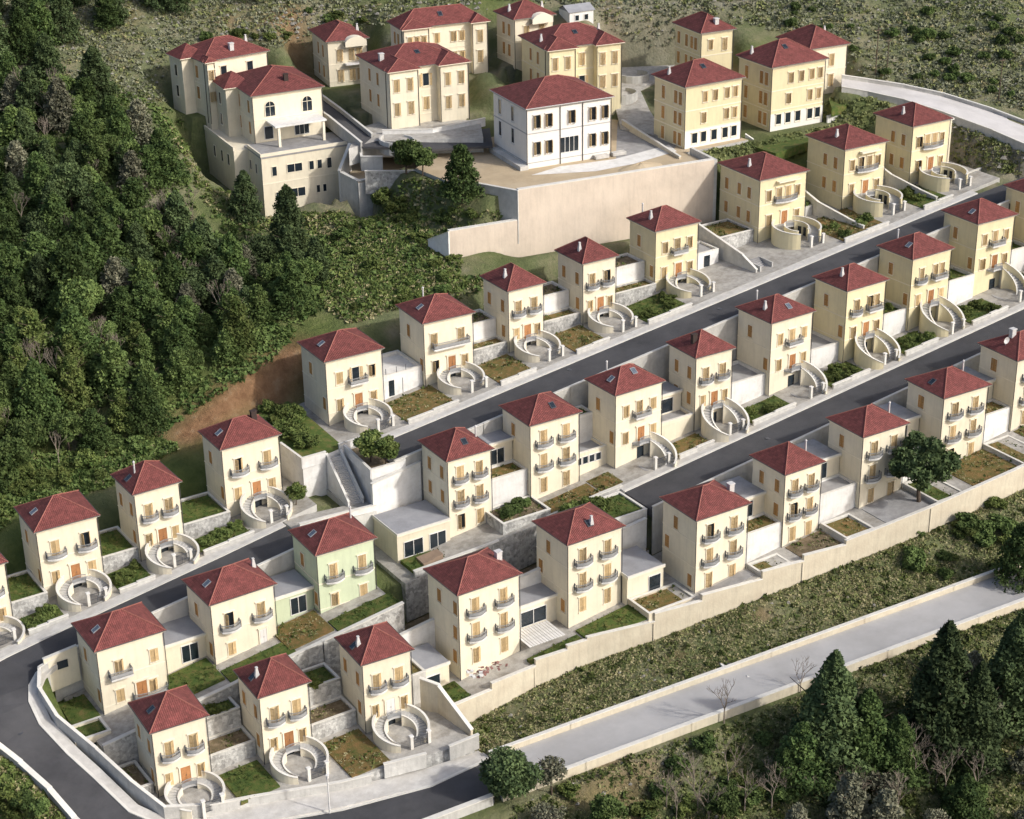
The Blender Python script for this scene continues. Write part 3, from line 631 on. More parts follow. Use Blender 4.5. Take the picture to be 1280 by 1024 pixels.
# ------------------------------------------------------------------ horseshoe stairs
def horseshoe(parent, cx, zl, zg, R=3.35, rin=2.05, t_end=-62, front_open=.55, H=0.95, flat=False, m='plaster', skew=0.0, sides=(-1, 1)):
    "twin curved flights in front of the house; zl landing height, zg ground at the foot"
    cy = -R+.45
    o = link('staircase', None, parent, (cx, cy, 0))
    t0, t1 = math.radians(62), math.radians(t_end); n = 13
    for s in sides:
        st = MB(); outw = MB(); inw = MB(); cop = MB()
        for i in range(n):
            f0, f1 = i/n, (i+1)/n; a0, a1 = t0+(t1-t0)*f0, t0+(t1-t0)*f1
            z = zl-(zl-zg)*(f1 if not flat else f1*.25)
            q = [(s*rin*math.cos(a0), rin*math.sin(a0)), (s*R*math.cos(a0), R*math.sin(a0)), (s*R*math.cos(a1), R*math.sin(a1)), (s*rin*math.cos(a1), rin*math.sin(a1))]
            MB().prism(q if s < 0 else q[::-1], zg-1.5, z).build('step', 'step', o)
            for rr, th, mb_, add in ((R, .2, outw, H), (rin-.10, .10, inw, .10 if not flat else .8)):
                q = [(s*rr*math.cos(a0), rr*math.sin(a0)), (s*(rr+th)*math.cos(a0), (rr+th)*math.sin(a0)), (s*(rr+th)*math.cos(a1), (rr+th)*math.sin(a1)), (s*rr*math.cos(a1), rr*math.sin(a1))]
                za = zl-(zl-zg)*(f0 if not flat else f0*.25)+add; zb_ = zl-(zl-zg)*(f1 if not flat else f1*.25)+add
                qq = q if s < 0 else q[::-1]; tops = [za, za, zb_, zb_] if s < 0 else [zb_, zb_, za, za]
                mb_.prism(qq, zg-2.5, tops)
                c_ = [(s*(rr-.05)*math.cos(a0), (rr-.05)*math.sin(a0)), (s*(rr+th+.06)*math.cos(a0), (rr+th+.06)*math.sin(a0)), (s*(rr+th+.06)*math.cos(a1), (rr+th+.06)*math.sin(a1)), (s*(rr-.05)*math.cos(a1), (rr-.05)*math.sin(a1))]
                cop.prism(c_ if s < 0 else c_[::-1], tops, [x+.07 for x in tops])
        outw.build('outer_wall', m, o); inw.build('inner_wall', m, o); cop.build('coping', 'coping', o)
    # landing: back segment between the flights
    L = MB(); n2 = 8; outer = []; inner = []
    for i in range(n2+1):
        a = math.radians(62+(118-62)*i/n2); inner.append((rin*math.cos(a), rin*math.sin(a)))
    x0 = R*math.cos(math.radians(62)); yw = R-.45
    poly = [(x0, R*math.sin(math.radians(62))), (x0*.98, yw), (-x0*.98, yw), (-x0, R*math.sin(math.radians(62)))]+inner[::-1]
    L.prism(poly, zl-.3, zl); L.build('landing', 'step', o)
    r = MB()
    for i in range(n2):
        a, b = Vector(inner[i]), Vector(inner[i+1]); nn = Vector((-(b-a).y, (b-a).x)).normalized()*.03
        r.prism([a-nn, b-nn, b+nn, a+nn], zl+.86, zl+.93); r.prism([a-nn*.3, b-nn*.3, b+nn*.3, a+nn*.3], zl+.04, zl+.5)
        for j in range(2): p = a+(b-a)*j/2; r.box(p.x-.02, p.y-.02, zl, p.x+.02, p.y+.02, zl+.9)
    r.build('railing', 'railing', o)
    fl = MB(); fl.prism([(rin*.97*math.cos(2*math.pi*i/20), rin*.97*math.sin(2*math.pi*i/20)) for i in range(20)], zg-.6, zg+.04); fl.build('courtyard_floor', 'concrete_floor', o)
    # lower doorway under the landing, in the house wall
    MB().box(-.6, yw-.05, zg+.04, .6, yw-.01, zg+1.95).build('lower_door', 'glass', o)
    if flat:
        for s in (-1, 1):
            for a in (35, 5):
                t = math.radians(a); p = (s*(rin-.16)*math.cos(t), (rin-.16)*math.sin(t))
                d = MB().box(-.3, -.04, zg+.1, .3, .04, zg+1.9).build('arched_opening', 'glass', o); d.location = (p[0], p[1], 0); d.rotation_euler = (0, 0, math.atan2(p[1], p[0])+math.pi/2)
    return o
def gate(label, u, v, z, rot=0, w=2.0):
    t = thing('garden_gate', label, 'gate', (u, v, z), rot, 'metal gates at the foot of the stairs')
    for x in (-w/2-.2, w/2+.2):
        p = MB().box(x-.19, -.19, -1.2, x+.19, .19, 1.75).build('gate_pillar', 'coping', t); MB().box(x-.26, -.26, 1.75, x+.26, .26, 1.9).build('pillar_cap', 'trim_white', p)
    for s in (-1, 1):
        g_ = MB(); x0, x1 = (0.02, w/2) if s > 0 else (-w/2, -.02)
        g_.box(x0, -.03, .05, x1, .03, .13); g_.box(x0, -.03, 1.4, x1, .03, 1.48); g_.box(x0, -.02, .65, x1, .02, .71)
        k = 7
        for i in range(k+1): xx = x0+(x1-x0)*i/k; g_.box(xx-.02, -.02, .13, xx+.02, .02, 1.4)
        g_.build('gate_leaf', 'metal', t)
    return t

# ------------------------------------------------------------------ the terrace houses
KU, KV = .1255, .3203
HOUSES = {   # eave corners left, front, right, foot of the front corner, all in photograph pixels
'D0': ((-90, 690), (-62, 725), (10, 703)), 'D1': ((17, 632), (42.4, 667.4), (126.4, 646.4)), 'D2': ((139.4, 596), (165.6, 620.6), (227, 602)), 'D3': ((243.6, 541), (275, 564.4), (352.4, 543.6)),
'E1': ((89, 780.4), (118, 817), (208, 789)), 'E2': ((230.4, 725), (261, 759), (345.6, 730)), 'E3': ((361, 664), (394, 696.4), (472.6, 674)),
'F1': ((163.6, 879), (187, 919), (262, 895.4)), 'F2': ((291.3, 839.5), (322, 875), (389.6, 853)), 'F3': ((417, 798.5), (451, 834), (518, 813)),
'C0': ((532, 711), (571.6, 746.4), (653.6, 718)), 'C1': ((666, 652.4), (709, 683.6), (782, 658.4)), 'C2': ((825, 622.4), (870.4, 653), (940, 630)), 'C3': ((937, 570), (981.4, 595.6), (1032, 578)),
'C4': ((1029.6, 524), (1079, 548.6), (1137.6, 530)), 'C5': ((1129, 475.6), (1180, 500), (1240, 482)), 'C6': ((1221, 430), (1272, 453), (1337, 434)),
'B1': ((521.6, 552), (558, 579), (618, 562)), 'B2': ((624.4, 508), (661.6, 534.4), (730, 517)), 'B3': ((730, 475), (769, 496.4), (832, 477)), 'B4': ((833, 429.6), (869.6, 449.6), (920.6, 436)),
'B5': ((922, 384), (964.4, 406), (1019.6, 389)), 'B6': ((1015, 347), (1059, 365.6), (1111.6, 350)), 'B7': ((1098, 307.6), (1141, 326), (1193.6, 311)), 'B8': ((1175, 262), (1222.6, 281.6), (1273, 269)), 'B9': ((1255, 231), (1301, 249), (1352, 237)),
'A1': ((374.4, 428), (405, 454.4), (481, 436)), 'A2': ((496, 382), (528, 406.4), (596, 392.4)), 'A3': ((602, 345.6), (634.4, 366), (683, 354)), 'A4': ((693, 313.6), (728, 331.6), (773, 320)), 'A5': ((780.4, 274), (819, 291), (877, 278)),
'A6': ((901.4, 203.6), (949.8, 227), (1012.6, 213.7)), 'A7': ((1005, 170), (1056, 188.6), (1111.8, 177)), 'A8': ((1095.6, 141.6), (1141.4, 159.6), (1191.6, 149))}
GYAW = {'A': -1.9, 'B': 0.0, 'C': -.8, 'D': -.4, 'E': -.2, 'F': -2.6}
OV = .42
def solve(k):
    L, Fp, Rp = HOUSES[k]; Fv = G(Fp[0], Fp[1], -0.0, KU, KV); z = Fv.z
    Lv, Rv = G(*L, z), G(*Rp, z); yw = math.degrees(math.atan2(Rv.y-Fv.y, Rv.x-Fv.x)); g0 = GYAW[k[0]]
    yw = max(g0-1.3, min(g0+1.3, yw)); a = math.radians(yw)
    Wd, Dd = (Rv-Fv).length-2*OV, (Lv-Fv).length-2*OV      # the pixels are those of the eave line
    if k[0] in 'BCDEF' or k in ('A3', 'A4', 'A5'): Dd = max(6.6, min(7.6, Dd))
    c = Fv+Vector((math.cos(a), math.sin(a), 0))*OV+Vector((-math.sin(a), math.cos(a), 0))*OV
    return c.x, c.y, z, Wd, Dd, a
HS = {k: solve(k) for k in HOUSES}
ROWNAME = {'A': 'upper street row above the higher asphalt road', 'B': 'middle row between the two asphalt roads', 'C': 'lower right row above the long beige retaining wall',
           'D': 'left row above the bending asphalt road', 'E': 'short row on the inner side of the road bend', 'F': 'bottom left row by the hairpin bend'}
ORD = ['first', 'second', 'third', 'fourth', 'fifth', 'sixth', 'seventh', 'eighth', 'ninth']
ROWS = {r: sorted([k for k in HOUSES if k[0] == r], key=lambda k: HS[k][0]) for r in 'ABCDEF'}
def nick(k): return ORD[ROWS[k[0]].index(k)]+' house from the left in the '+ROWNAME[k[0]]
def shortnick(k): return ORD[ROWS[k[0]].index(k)]+' house from left, '+{'A': 'upper street row', 'B': 'middle row between roads', 'C': 'row above beige wall', 'D': 'left row above bend', 'E': 'row inside bend', 'F': 'bottom left row'}[k[0]]
ZG = {'A': zA, 'B': zB, 'C': zC, 'D': zD, 'E': zE, 'F': zF}
# what each roof and front carries
ITEMS = {'D1': [('sky', 'left', .5, .35)], 'D2': [('pipe', 'left', .45, .55), ('darksky', 'left', .5, .3)], 'D3': [('sky', 'left', .45, .4), ('dark', 'right', .6, .6)], 'E1': [('sky', 'left', .4, .4)],
 'E2': [('sky', 'left', .45, .4), ('chimney', 'right', .65, .2)], 'E3': [('sky', 'left', .5, .4), ('pipe', 'right', .8, .2)], 'F1': [('darksky', 'left', .4, .4)], 'F2': [('chimney', 'left', .4, .4), ('darksky', 'left', .5, .3)], 'F3': [('chimney', 'left', .4, .35), ('darksky', 'left', .5, .25)],
 'C0': [('box', 'right', .5, .25)], 'C1': [('chimney', 'front', .55, .4), ('darksky', 'front', .5, .45)], 'C2': [('box', 'right', .5, .1)], 'C3': [('pipe', 'right', .5, .1)], 'C4': [('pipe', 'right', .5, .1)], 'C5': [('darksky', 'left', .5, .35), ('pipe', 'right', .7, .1)], 'C6': [('dish', 'left', .5, .35), ('box', 'left', .7, .75)],
 'B1': [('darksky', 'front', .55, .5), ('pipe', 'right', .5, .15)], 'B2': [('darksky', 'front', .65, .5)], 'B3': [('sky', 'left', .4, .45), ('pipe', 'back', .2, .4), ('sky', 'front', .75, .7)], 'B4': [('dark', 'left', .3, .5)],
 'B5': [('chimney', 'left', .35, .4), ('pipe', 'back', .2, .4), ('sky', 'front', .6, .45)], 'B6': [('chimney', 'left', .35, .5)], 'B7': [('sky', 'left', .25, .5), ('pipe', 'back', .2, .4)], 'B8': [('sky', 'left', .3, .4)], 'B9': [],
 'A1': [('sky', 'left', .5, .4)], 'A2': [('sky', 'left', .45, .4), ('pipe', 'back', .2, .6)], 'A3': [('chimney', 'left', .35, .45)], 'A4': [('chimney', 'left', .35, .45)], 'A5': [('chimney', 'left', .4, .4), ('pipe', 'back', .15, .3)], 'A6': [('chimney', 'left', .45, .35)], 'A7': [('chimney', 'left', .4, .4)], 'A8': [('chimney', 'left', .45, .4)]}
LOOK = {'A': 'cream two-storey house with red hip roof', 'B': 'tall cream house with balconies, red roof', 'C': 'three-storey cream house with four curved balconies',
        'D': 'cream two-storey house with curved stairs', 'E': 'cream red-roofed house without front stairs', 'F': 'narrow cream house with horseshoe stairs'}
def walls(t, W_, D_, H, m, zlo=-3.5):
    MB().box(0, 0, zlo, W_, D_, H).build('wall', m, t)
    tr = MB()
    def band(z, h, p): tr.box(-p, -p, z, W_+p, -.0, z+h); tr.box(-p, D_, z, W_+p, D_+p, z+h); tr.box(-p, 0, z, 0, D_, z+h); tr.box(W_, 0, z, W_+p, D_, z+h)
    return tr, band
def build_house(k):
    u, v, z, W_, D_, a = HS[k]; row = k[0]; zg = ZG[row](u); H = z-zg
    lab = LOOK[row]+', '+shortnick(k)
    if k == 'E3': lab = 'pale green house with a red hip roof, third house from left inside the bend'
    t = thing('house', lab, 'house', (u, v, zg), a, 'red-roofed houses on the terraces')
    m = 'plaster_green' if k == 'E3' else ('plaster_yellow' if k in ('A6', 'A7', 'A8', 'A5', 'B8', 'B9', 'B7', 'B6') else 'plaster')
    three = row == 'C' or k in ('B1', 'B2'); noStair = three or row == 'E'
    tr, band = walls(t, W_, D_, H, m)
    band(H-.30, .30, .10); band(H-4.55 if not three else H-3.75, .14, .05)
    if not three: band(H-8.35, .12, .05)
    else: band(H-7.5, .14, .05)
    tr.build('cornice', 'trim', t)
    wide = W_ > 7.4
    rise = 2.35 if wide else 2.5
    ro, geo = roof(t, W_, D_, H, rise, OV); slope = rise/(D_/2+OV)
    for (kd, face, s, tt) in ITEMS.get(k, []): roof_item(ro, kd, on_slope(geo, face, s, tt, H, rise), face, slope)
    for x, y in ((-.09, -.09), (W_+.09, -.09)): MB().tube((x, y, -1.0), (x, y, H), .06, k=5).build('downpipe', 'pipe', t)
    A_ = lambda: random.choice(['half']*6+['slit']*3+['ajar'])
    xs = (.27, .74) if wide else (.28, .73)
    if three:
        tops = (1.25, 4.95, 8.7)
        for i, tp in enumerate(tops):
            if H-tp-2.15 < -.3: continue
            for f in xs:
                window(t, 'tall', (f*W_, 0, H-tp-2.15), 0, A_())
                if i < 2: balcony(t, 2.7 if wide else 2.3, (f*W_, 0, H-tp-2.15-.12))
    else:
        pat = {'A1': 'w3b', 'A2': 'wide', 'A5': 'w3b', 'A6': 'long', 'A7': 'long', 'A8': 'long', 'B3': 'w3b', 'B5': 'w3b', 'B6': 'asym', 'B7': 'asym', 'B8': 'w3b', 'B9': 'w3b', 'E1': 'onebal', 'D1': 'two', 'E2': 'two', 'E3': 'two'}.get(k, 'two')
        zt = H-1.95-2.15
        if pat == 'two':
            fx = (.27, .78) if wide else (.28, .74)
            for f in fx: window(t, 'tall', (f*W_, 0, zt), 0, A_()); balcony(t, 2.7 if wide else 2.3, (f*W_, 0, zt-.12))
        elif pat == 'wide':
            for f in (.2, .76): window(t, 'tall', (f*W_, 0, zt), 0, A_())
            balcony(t, 6.2, (.52*W_, 0, zt-.12))
        elif pat == 'w3b':
            for f in (.23, .52, .82): window(t, 'tall' if f == .52 else 'mid', (f*W_, 0, zt+(.2 if f != .52 else 0)), 0, A_() if k != 'A1' or f != .52 else 'open')
            balcony(t, 2.9, (.54*W_, 0, zt-.12))
        elif pat == 'long':
            for f in (.2, .42, .62, .82): window(t, 'tall' if f in (.42, .62) else 'mid', (f*W_, 0, zt+(.25 if f not in (.42, .62) else 0)), 0, A_())
            balcony(t, 4.6, (.55*W_, 0, zt-.12))
        elif pat == 'asym':
            for f in (.27, .62, .80): window(t, 'tall', (f*W_, 0, zt), 0, A_(), sx=.85)
            balcony(t, 2.3, (.25*W_, 0, zt-.12)); balcony(t, 2.9, (.70*W_, 0, zt-.12))
        elif pat == 'onebal':
            for f in (.30, .84): window(t, 'mid', (f*W_, 0, zt+.2), 0, A_())
            balcony(t, 2.9, (.30*W_, 0, zt-.12))
        zd = H-8.4; g0 = H-6.35-1.75
        xd = .55 if wide else .53
        if row == 'E':
            for f in ((.27, .78)): window(t, 'mid', (f*W_, 0, max(g0, .35)), 0, A_()) if not (k == 'E2' and f == .78) else door(t, (f*W_, 0, max(.1, H-8.2)), 0, True, .8)
            if k == 'E1': door(t, (.6*W_, 0, max(.1, zd)), 0, False, 1.1); balcony(t, 4.6, (.72*W_, 0, max(.1, zd)-.1))
        else:
            for f in (.22, .83): window(t, 'mid', (f*W_, 0, g0), 0, A_(), sx=.9 if not wide else 1)
            door(t, (xd*W_, 0, zd), 0, k == 'F3')
            cx = xd*W_; foot = {'F': zF, 'A': zA, 'B': zB, 'D': zD}[row](u+cx)-zg
            horseshoe(t, cx, zd, foot-.1, flat=(k in ('A6', 'A7', 'A8')), R=3.35 if k not in ('A6', 'A7', 'A8') else 3.9, m=m, sides=(1,) if k in ('B3', 'B5', 'B8') else (-1, 1))
            if k in ('B3', 'B5'): pass
    # side windows (left side seen; right side alike)
    rows_ = (1.8, 5.9) if not three else (1.3, 5.0, 8.7)
    for fi, tp in enumerate(rows_):
        if H-tp-2.0 < -.2: continue
        cols = {True: ((.62,) if fi == 0 else (.12,)), False: ((.22, .75) if fi == 0 else (.2,))}[wide]
        if three and wide: cols = ((.6,), (.85,) if k != 'C0' else (.12,), (.15,))[fi]
        if three and k == 'C0' and fi == 0: cols = (.62, .1)
        if k in ('A6', 'A7', 'A8'): cols = (.25, .5, .82) if k == 'A6' else (.22, .5)
        if row in 'BC' and not wide: cols = (.22, .7)
        for f in cols:
            if k in ('C5', 'C6') and fi == 0: window(t, 'side', (0, f*D_, H-tp-2.0), -math.pi/2, 'closed', sx=1.3)
            else: window(t, 'side', (0, f*D_, H-tp-2.0), -math.pi/2, 'closed', sz=.95)
        for f in (.3, .75): window(t, 'side', (W_, f*D_, H-tp-2.0), math.pi/2, 'closed')
    if k == 'A8':
        MB().box(W_+.02, 2.0, -2, W_+2.6, 8.5, H-1.0).build('side_wing', 'plaster', t); MB().box(W_-.2, 1.8, H-1.0, W_+2.9, 8.8, H-.7).build('side_wing_roof', 'trim_white', t)
        window(t, 'small', (W_+1.3, 2.0, 3.4), 0, 'half', True)
    if k in ('A7', 'A6'):
        MB().box(W_*.35, -.9, H-1.1 if k == 'A7' else H-.9, W_*.82, -.02, H-.8 if k == 'A7' else H-.7).build('awning_box', 'trim', t)
    return t
HOBJ = {k: build_house(k) for k in HOUSES}

# ------------------------------------------------------------------ kerbs, pavements, garden walls and gates
def edge_band(name, pts, w0, w1, z_up, m, thick=.5, kind='structure'):
    "strip to the +v side (w0..w1) of a polyline of (u,v,z)"
    mb = MB(); n = len(pts); off0 = []; off1 = []
    for i, p in enumerate(pts):
        a = Vector(pts[max(i-1, 0)][:2]); b = Vector(pts[min(i+1, n-1)][:2]); d = (b-a).normalized(); nn = Vector((-d.y, d.x))
        q = Vector(p[:2]); off0.append((*(q+nn*w0), p[2]+z_up)); off1.append((*(q+nn*w1), p[2]+z_up))
    for i in range(n-1):
        q = [off0[i], off0[i+1], off1[i+1], off1[i]]
        nrm = (Vector(q[1])-Vector(q[0])).cross(Vector(q[3])-Vector(q[0]))
        if nrm.z < 0: q = q[::-1]
        mb.prism([x[:2] for x in q], [x[2]-thick for x in q], [x[2] for x in q])
    return tag(mb.build(name, m), kind=kind)
def side(R, i): return [(r[i][0], r[i][1], r[2]) for r in R]
r1u = side(ROAD1, 0); r1l = side(ROAD1, 1); r2u = side(ROAD2, 0); r2l = side(ROAD2, 1); r3u = side(ROAD3, 0); r3l = side(ROAD3, 1)
edge_band('kerb', r1u[:8], 0, .38, .14, 'coping'); edge_band('pavement', r1u[:8], .38, 1.75, .135, 'kerb')
edge_band('kerb', r2u, 0, .38, .14, 'coping'); edge_band('pavement', r2u, .38, 1.6, .135, 'kerb')
edge_band('kerb', r3u[:6], -.38, 0, .14, 'coping'); edge_band('pavement', r3u[:6], -1.9, -.38, .135, 'kerb')
edge_band('kerb', r3l[3:], 0, .38, .14, 'coping'); edge_band('pavement', r3l[4:], .38, 1.6, .135, 'kerb')
def parapet(label, pts, h=.9, th=.28, m='pale_wall', dz=0, group=None, below=3.0):
    return wall_run('parapet_wall', label, [p[:2] for p in pts], [p[2]+dz+h for p in pts], h+below, th, m, True, group)
parapet('low white-topped wall along the lower edge of the higher asphalt road', [(p[0], p[1]-.12, p[2]) for p in r1l[:8]], .7, below=7)
parapet('low white-topped wall along the lower edge of the second asphalt road', [(p[0], p[1]-.12, p[2]) for p in r2l], .55, below=7)
parapet('low white-topped wall along the outer edge of the left asphalt road', [(p[0], p[1]-.15, p[2]) for p in r3l[:5]], .5, below=6)
parapet('white parapet on the outer side of the hairpin bend', [(p[0]-.3, p[1], p[2]) for p in r3u[5:]], .75, th=.5, below=4.5)
lw = [(r[1][0], r[1][1]+.2, r[2]) for r in LOWROAD]; ll = [(r[0][0], r[0][1]-.2, r[2]) for r in LOWROAD]
parapet('long cream parapet wall on the uphill side of the concrete road', [(p[0], p[1], p[2]) for p in lw], .8, th=.35, m='beige_wall')
parapet('long cream parapet wall on the downhill side of the concrete road', ll, .75, th=.4, m='beige_wall')
inn = [(57.4, 199.0-1.6, 64.4), (55.4, 197.2, 63.9), (54.2, 194.4, 63), (54.5, 189.6, 61.4), (56.9, 183.5, 59.2), (58.6, 177.4, 57.6), (60.6, 172.4, 56.0), (66, 170.6, 55.2), (70.8, 169.7, 54.9), (80.6, 166.3, 55.0), (84.3, 165.3, 55.2)]
parapet('wavy white-topped garden wall curving round the inside of the hairpin bend', inn, .7, th=.3, m='pale_wall')
for R, l in ((WHITEROAD, 'upper right pale road'),):
    parapet('low pale wall on the uphill side of the '+l, [(p[0], p[1], p[2]) for p in side(R, 0)], .6); parapet('low pale wall on the downhill side of the '+l, [(p[0], p[1], p[2]) for p in side(R, 1)], .5)

# ---------------- foliage meshes
def leaf_tris(C, size, flat=0.0, jit=1.0):
    "one triangle per centre"
    n = len(C); a = rng.normal(size=(n, 3)); a[:, 2] *= (1-flat); a /= np.linalg.norm(a, axis=1)[:, None]
    b = rng.normal(size=(n, 3)); b[:, 2] *= (1-flat); b -= a*np.sum(a*b, 1)[:, None]; b /= np.linalg.norm(b, axis=1)[:, None]
    s = size*(.6+.8*rng.random(n))[:, None]
    return np.stack([C-a*s*.55-b*s*.4, C+a*s*.55-b*s*.4, C+b*s*.6], 1)
def crown_conifer(h, r, n, size, base=.15, layers=11, sharp=.9):
    k = rng.random(n); lay = np.floor(k*layers)/layers; t = np.clip(lay+.05*rng.normal(size=n)/1.5, 0, .99)
    ph = rng.random(n)*2*np.pi
    nb = 7; bph = np.round(ph/(2*np.pi)*nb+lay*37.7)/nb*2*np.pi; ph = bph-lay*37.7/nb*2*np.pi*0+rng.normal(size=n)*.26
    rr = r*(1-t)**sharp*(.35+.75*np.sqrt(rng.random(n)))*(1+.25*np.sin(ph*3+lay*19))
    z = h*(base+(1-base)*t)+(rr/r)*(-.10*h*(1-t))+rng.normal(size=n)*.12+.25*rr*rng.random(n)
    C = np.stack([rr*np.cos(ph), rr*np.sin(ph), z], 1); return leaf_tris(C, size, .45)
def crown_round(h, r, n, size, clumps=34, low=.3, seed_r=.42):
    cc = rng.normal(size=(clumps, 3)); cc /= np.linalg.norm(cc, axis=1)[:, None]; cc *= (r*(.45+.5*rng.random(clumps)))[:, None]
    cc[:, 2] = cc[:, 2]*.75; cc[:, 2] += h*(low+(1-low)*.5); cc[:, 2] = np.clip(cc[:, 2], h*low, h*.93)
    i = rng.integers(0, clumps, n); d = rng.normal(size=(n, 3)); d /= np.linalg.norm(d, axis=1)[:, None]
    C = cc[i]+d*(r*seed_r*(.55+.45*rng.random(n)))[:, None]*np.array([1, 1, .7]); return leaf_tris(C, size, .3)
def trunk_mb(h, r, limbs=5, lean=.05, spread=.35, top=.9):
    m = MB(); m.tube((0, 0, -.6), (lean*h, 0, h*top*.55), r, r*.6, 7); m.tube((lean*h, 0, h*top*.55), (lean*h*.6, lean*h, h*top), r*.6, r*.2, 6)
    for i in range(limbs):
        t = random.uniform(.3, .75); ph = i*2.4+random.random(); p = Vector((lean*h*t, 0, h*t)); q = p+Vector((math.cos(ph), math.sin(ph), .6))*h*spread*random.uniform(.6, 1)
        m.tube(p, q, r*.35, r*.1, 5)
    return m
TREES = {}
def treeproto(key, crown, leaf, tr): TREES[key] = (tri_mesh('crown', crown, leaf), tr.mesh('trunk', 'bark'))
for i in range(4): treeproto('pine%d' % i, crown_conifer(8.2+i*.6, 2.9+.3*i, 6200, .38, .15, 8+i, .5+.08*i), 'pine', trunk_mb(8.5, .2, 4))
for i in range(3): treeproto('dark%d' % i, crown_conifer(9+i, 2.9+.2*i, 6500, .38, .08, 12, .62), 'pine_dark', trunk_mb(9, .2, 2))
for i in range(3): treeproto('mixed%d' % i, crown_conifer(7.5+i, 2.7, 3600+300*i, .40, .2, 8, .6), ['broad', 'grey_leaf', 'broad_bright'][i], trunk_mb(8+i, .2, 7))
for i in range(3): treeproto('olive%d' % i, crown_round(6.8+i*.6, 3.0, 5600, .36, 40, .25, .36), 'broad', trunk_mb(6.5, .22, 6))
for i in range(2): treeproto('bright%d' % i, crown_round(5.0+i, 2.3, 3800, .38), 'broad_bright', trunk_mb(5, .16, 6))
for i in range(2): treeproto('grey%d' % i, crown_round(6.5, 2.4, 1700, .34, 26), 'grey_leaf', trunk_mb(6.6, .2, 14, spread=.4))
treeproto('tall0', crown_conifer(15.5, 4.3, 17000, .40, .06, 17, .75), 'pine_dark', trunk_mb(15, .35, 3)); treeproto('tall1', crown_conifer(13.5, 4.2, 15000, .40, .10, 13, .65), 'pine', trunk_mb(13, .32, 5)); treeproto('olived', crown_round(7.6, 3.5, 11000, .36, 48, .12), 'pine_dark', trunk_mb(6, .3, 5))
treeproto('stone_pine', crown_round(8.6, 4.2, 9500, .38, 64, .22, .26), 'pine_dark', trunk_mb(8, .3, 8, .06, .42))
for i in range(3): TREES['bush%d' % i] = (tri_mesh('crown', crown_round(1.7, 1.25, 1500, .27, 18, .12), ['hedge', 'broad_bright', 'broad'][i]), None)
def bare_tree():
    m = MB()
    def br(p, d, L, r, n):
        q = p+d*L; m.tube(p, q, r, r*.65, 5)
        if n == 0: return
        for i in range(3):
            nd = (d+Vector((random.uniform(-.7, .7), random.uniform(-.7, .7), random.uniform(-.1, .5)))).normalized(); br(q, nd, L*random.uniform(.6, .8), r*.6, n-1)
    br(Vector((0, 0, -.5)), Vector((0, 0, 1)), 2.6, .13, 4); return m.mesh('branches', 'bare')
BARE = [bare_tree() for i in range(3)]
def tree(kind, p, s, label, group=None, cat='tree', name=None, sz=None, rz=None):
    nm = name or {'m': 'young_pine', 't': 'conifer_tree', 'p': 'pine_tree', 'd': 'conifer_tree', 'o': 'broadleaf_tree', 'b': 'broadleaf_tree', 'g': 'grey_tree', 's': 'pine_tree'}[kind[0]]
    t = thing(nm, label, cat, p, random.uniform(0, 6.28) if rz is None else rz, group); t.scale = (s, s, s*(sz or random.uniform(.9, 1.15)))
    cr, tk = TREES[kind]
    link('crown', cr, t)
    if tk: link('trunk', tk, t)
    return t
def bush(p, s, label, group, i=None, cat='bush', sz=None):
    o = link('bush', TREES['bush%d' % (random.randrange(3) if i is None else i)][0], None, p, random.uniform(0, 6.28), (s, s, s*(sz or random.uniform(.7, 1.1))))
    return tag(o, label, cat, group)

# ---------------- gaps between houses
BEDS = []
def lawnbed(label, P4, zf, m, h=.12):
    BEDS.append(([(p[0], p[1]) for p in P4], zf, h, m)); mb = MB(); mb.prism(P4, [zf(*p)-.4 for p in P4], [zf(*p)+h for p in P4]); o = mb.build('garden_bed', m); return tag(o, label, 'garden bed', kind=None, group='small garden beds in front of the terraces')
def hedge_fill(u0, u1, v0, v1, zf, label, n=6, i=0, s=(.7, 1.0)):
    for j in range(n):
        u, v = random.uniform(u0, u1), random.uniform(v0, v1); bush((u, v, zf(u, v)), random.uniform(*s), label, 'garden shrubs growing in the beds', i)
BEDM = {'A1': 'dry_lawn', 'A2': 'dry_lawn', 'A3': 'dry_lawn', 'A4': 'lawn', 'A5': None, 'A6': 'dry_lawn', 'A7': 'lawn', 'A8': 'lawn', 'B3': 'dry_lawn', 'B4': 'lawn', 'B5': 'lawn', 'B6': 'lawn', 'B7': 'lawn', 'B8': 'lawn', 'D0': 'lawn', 'D1': 'lawn', 'D2': 'lawn', 'D3': 'lawn', 'F1': 'lawn', 'F2': 'dry_lawn'}
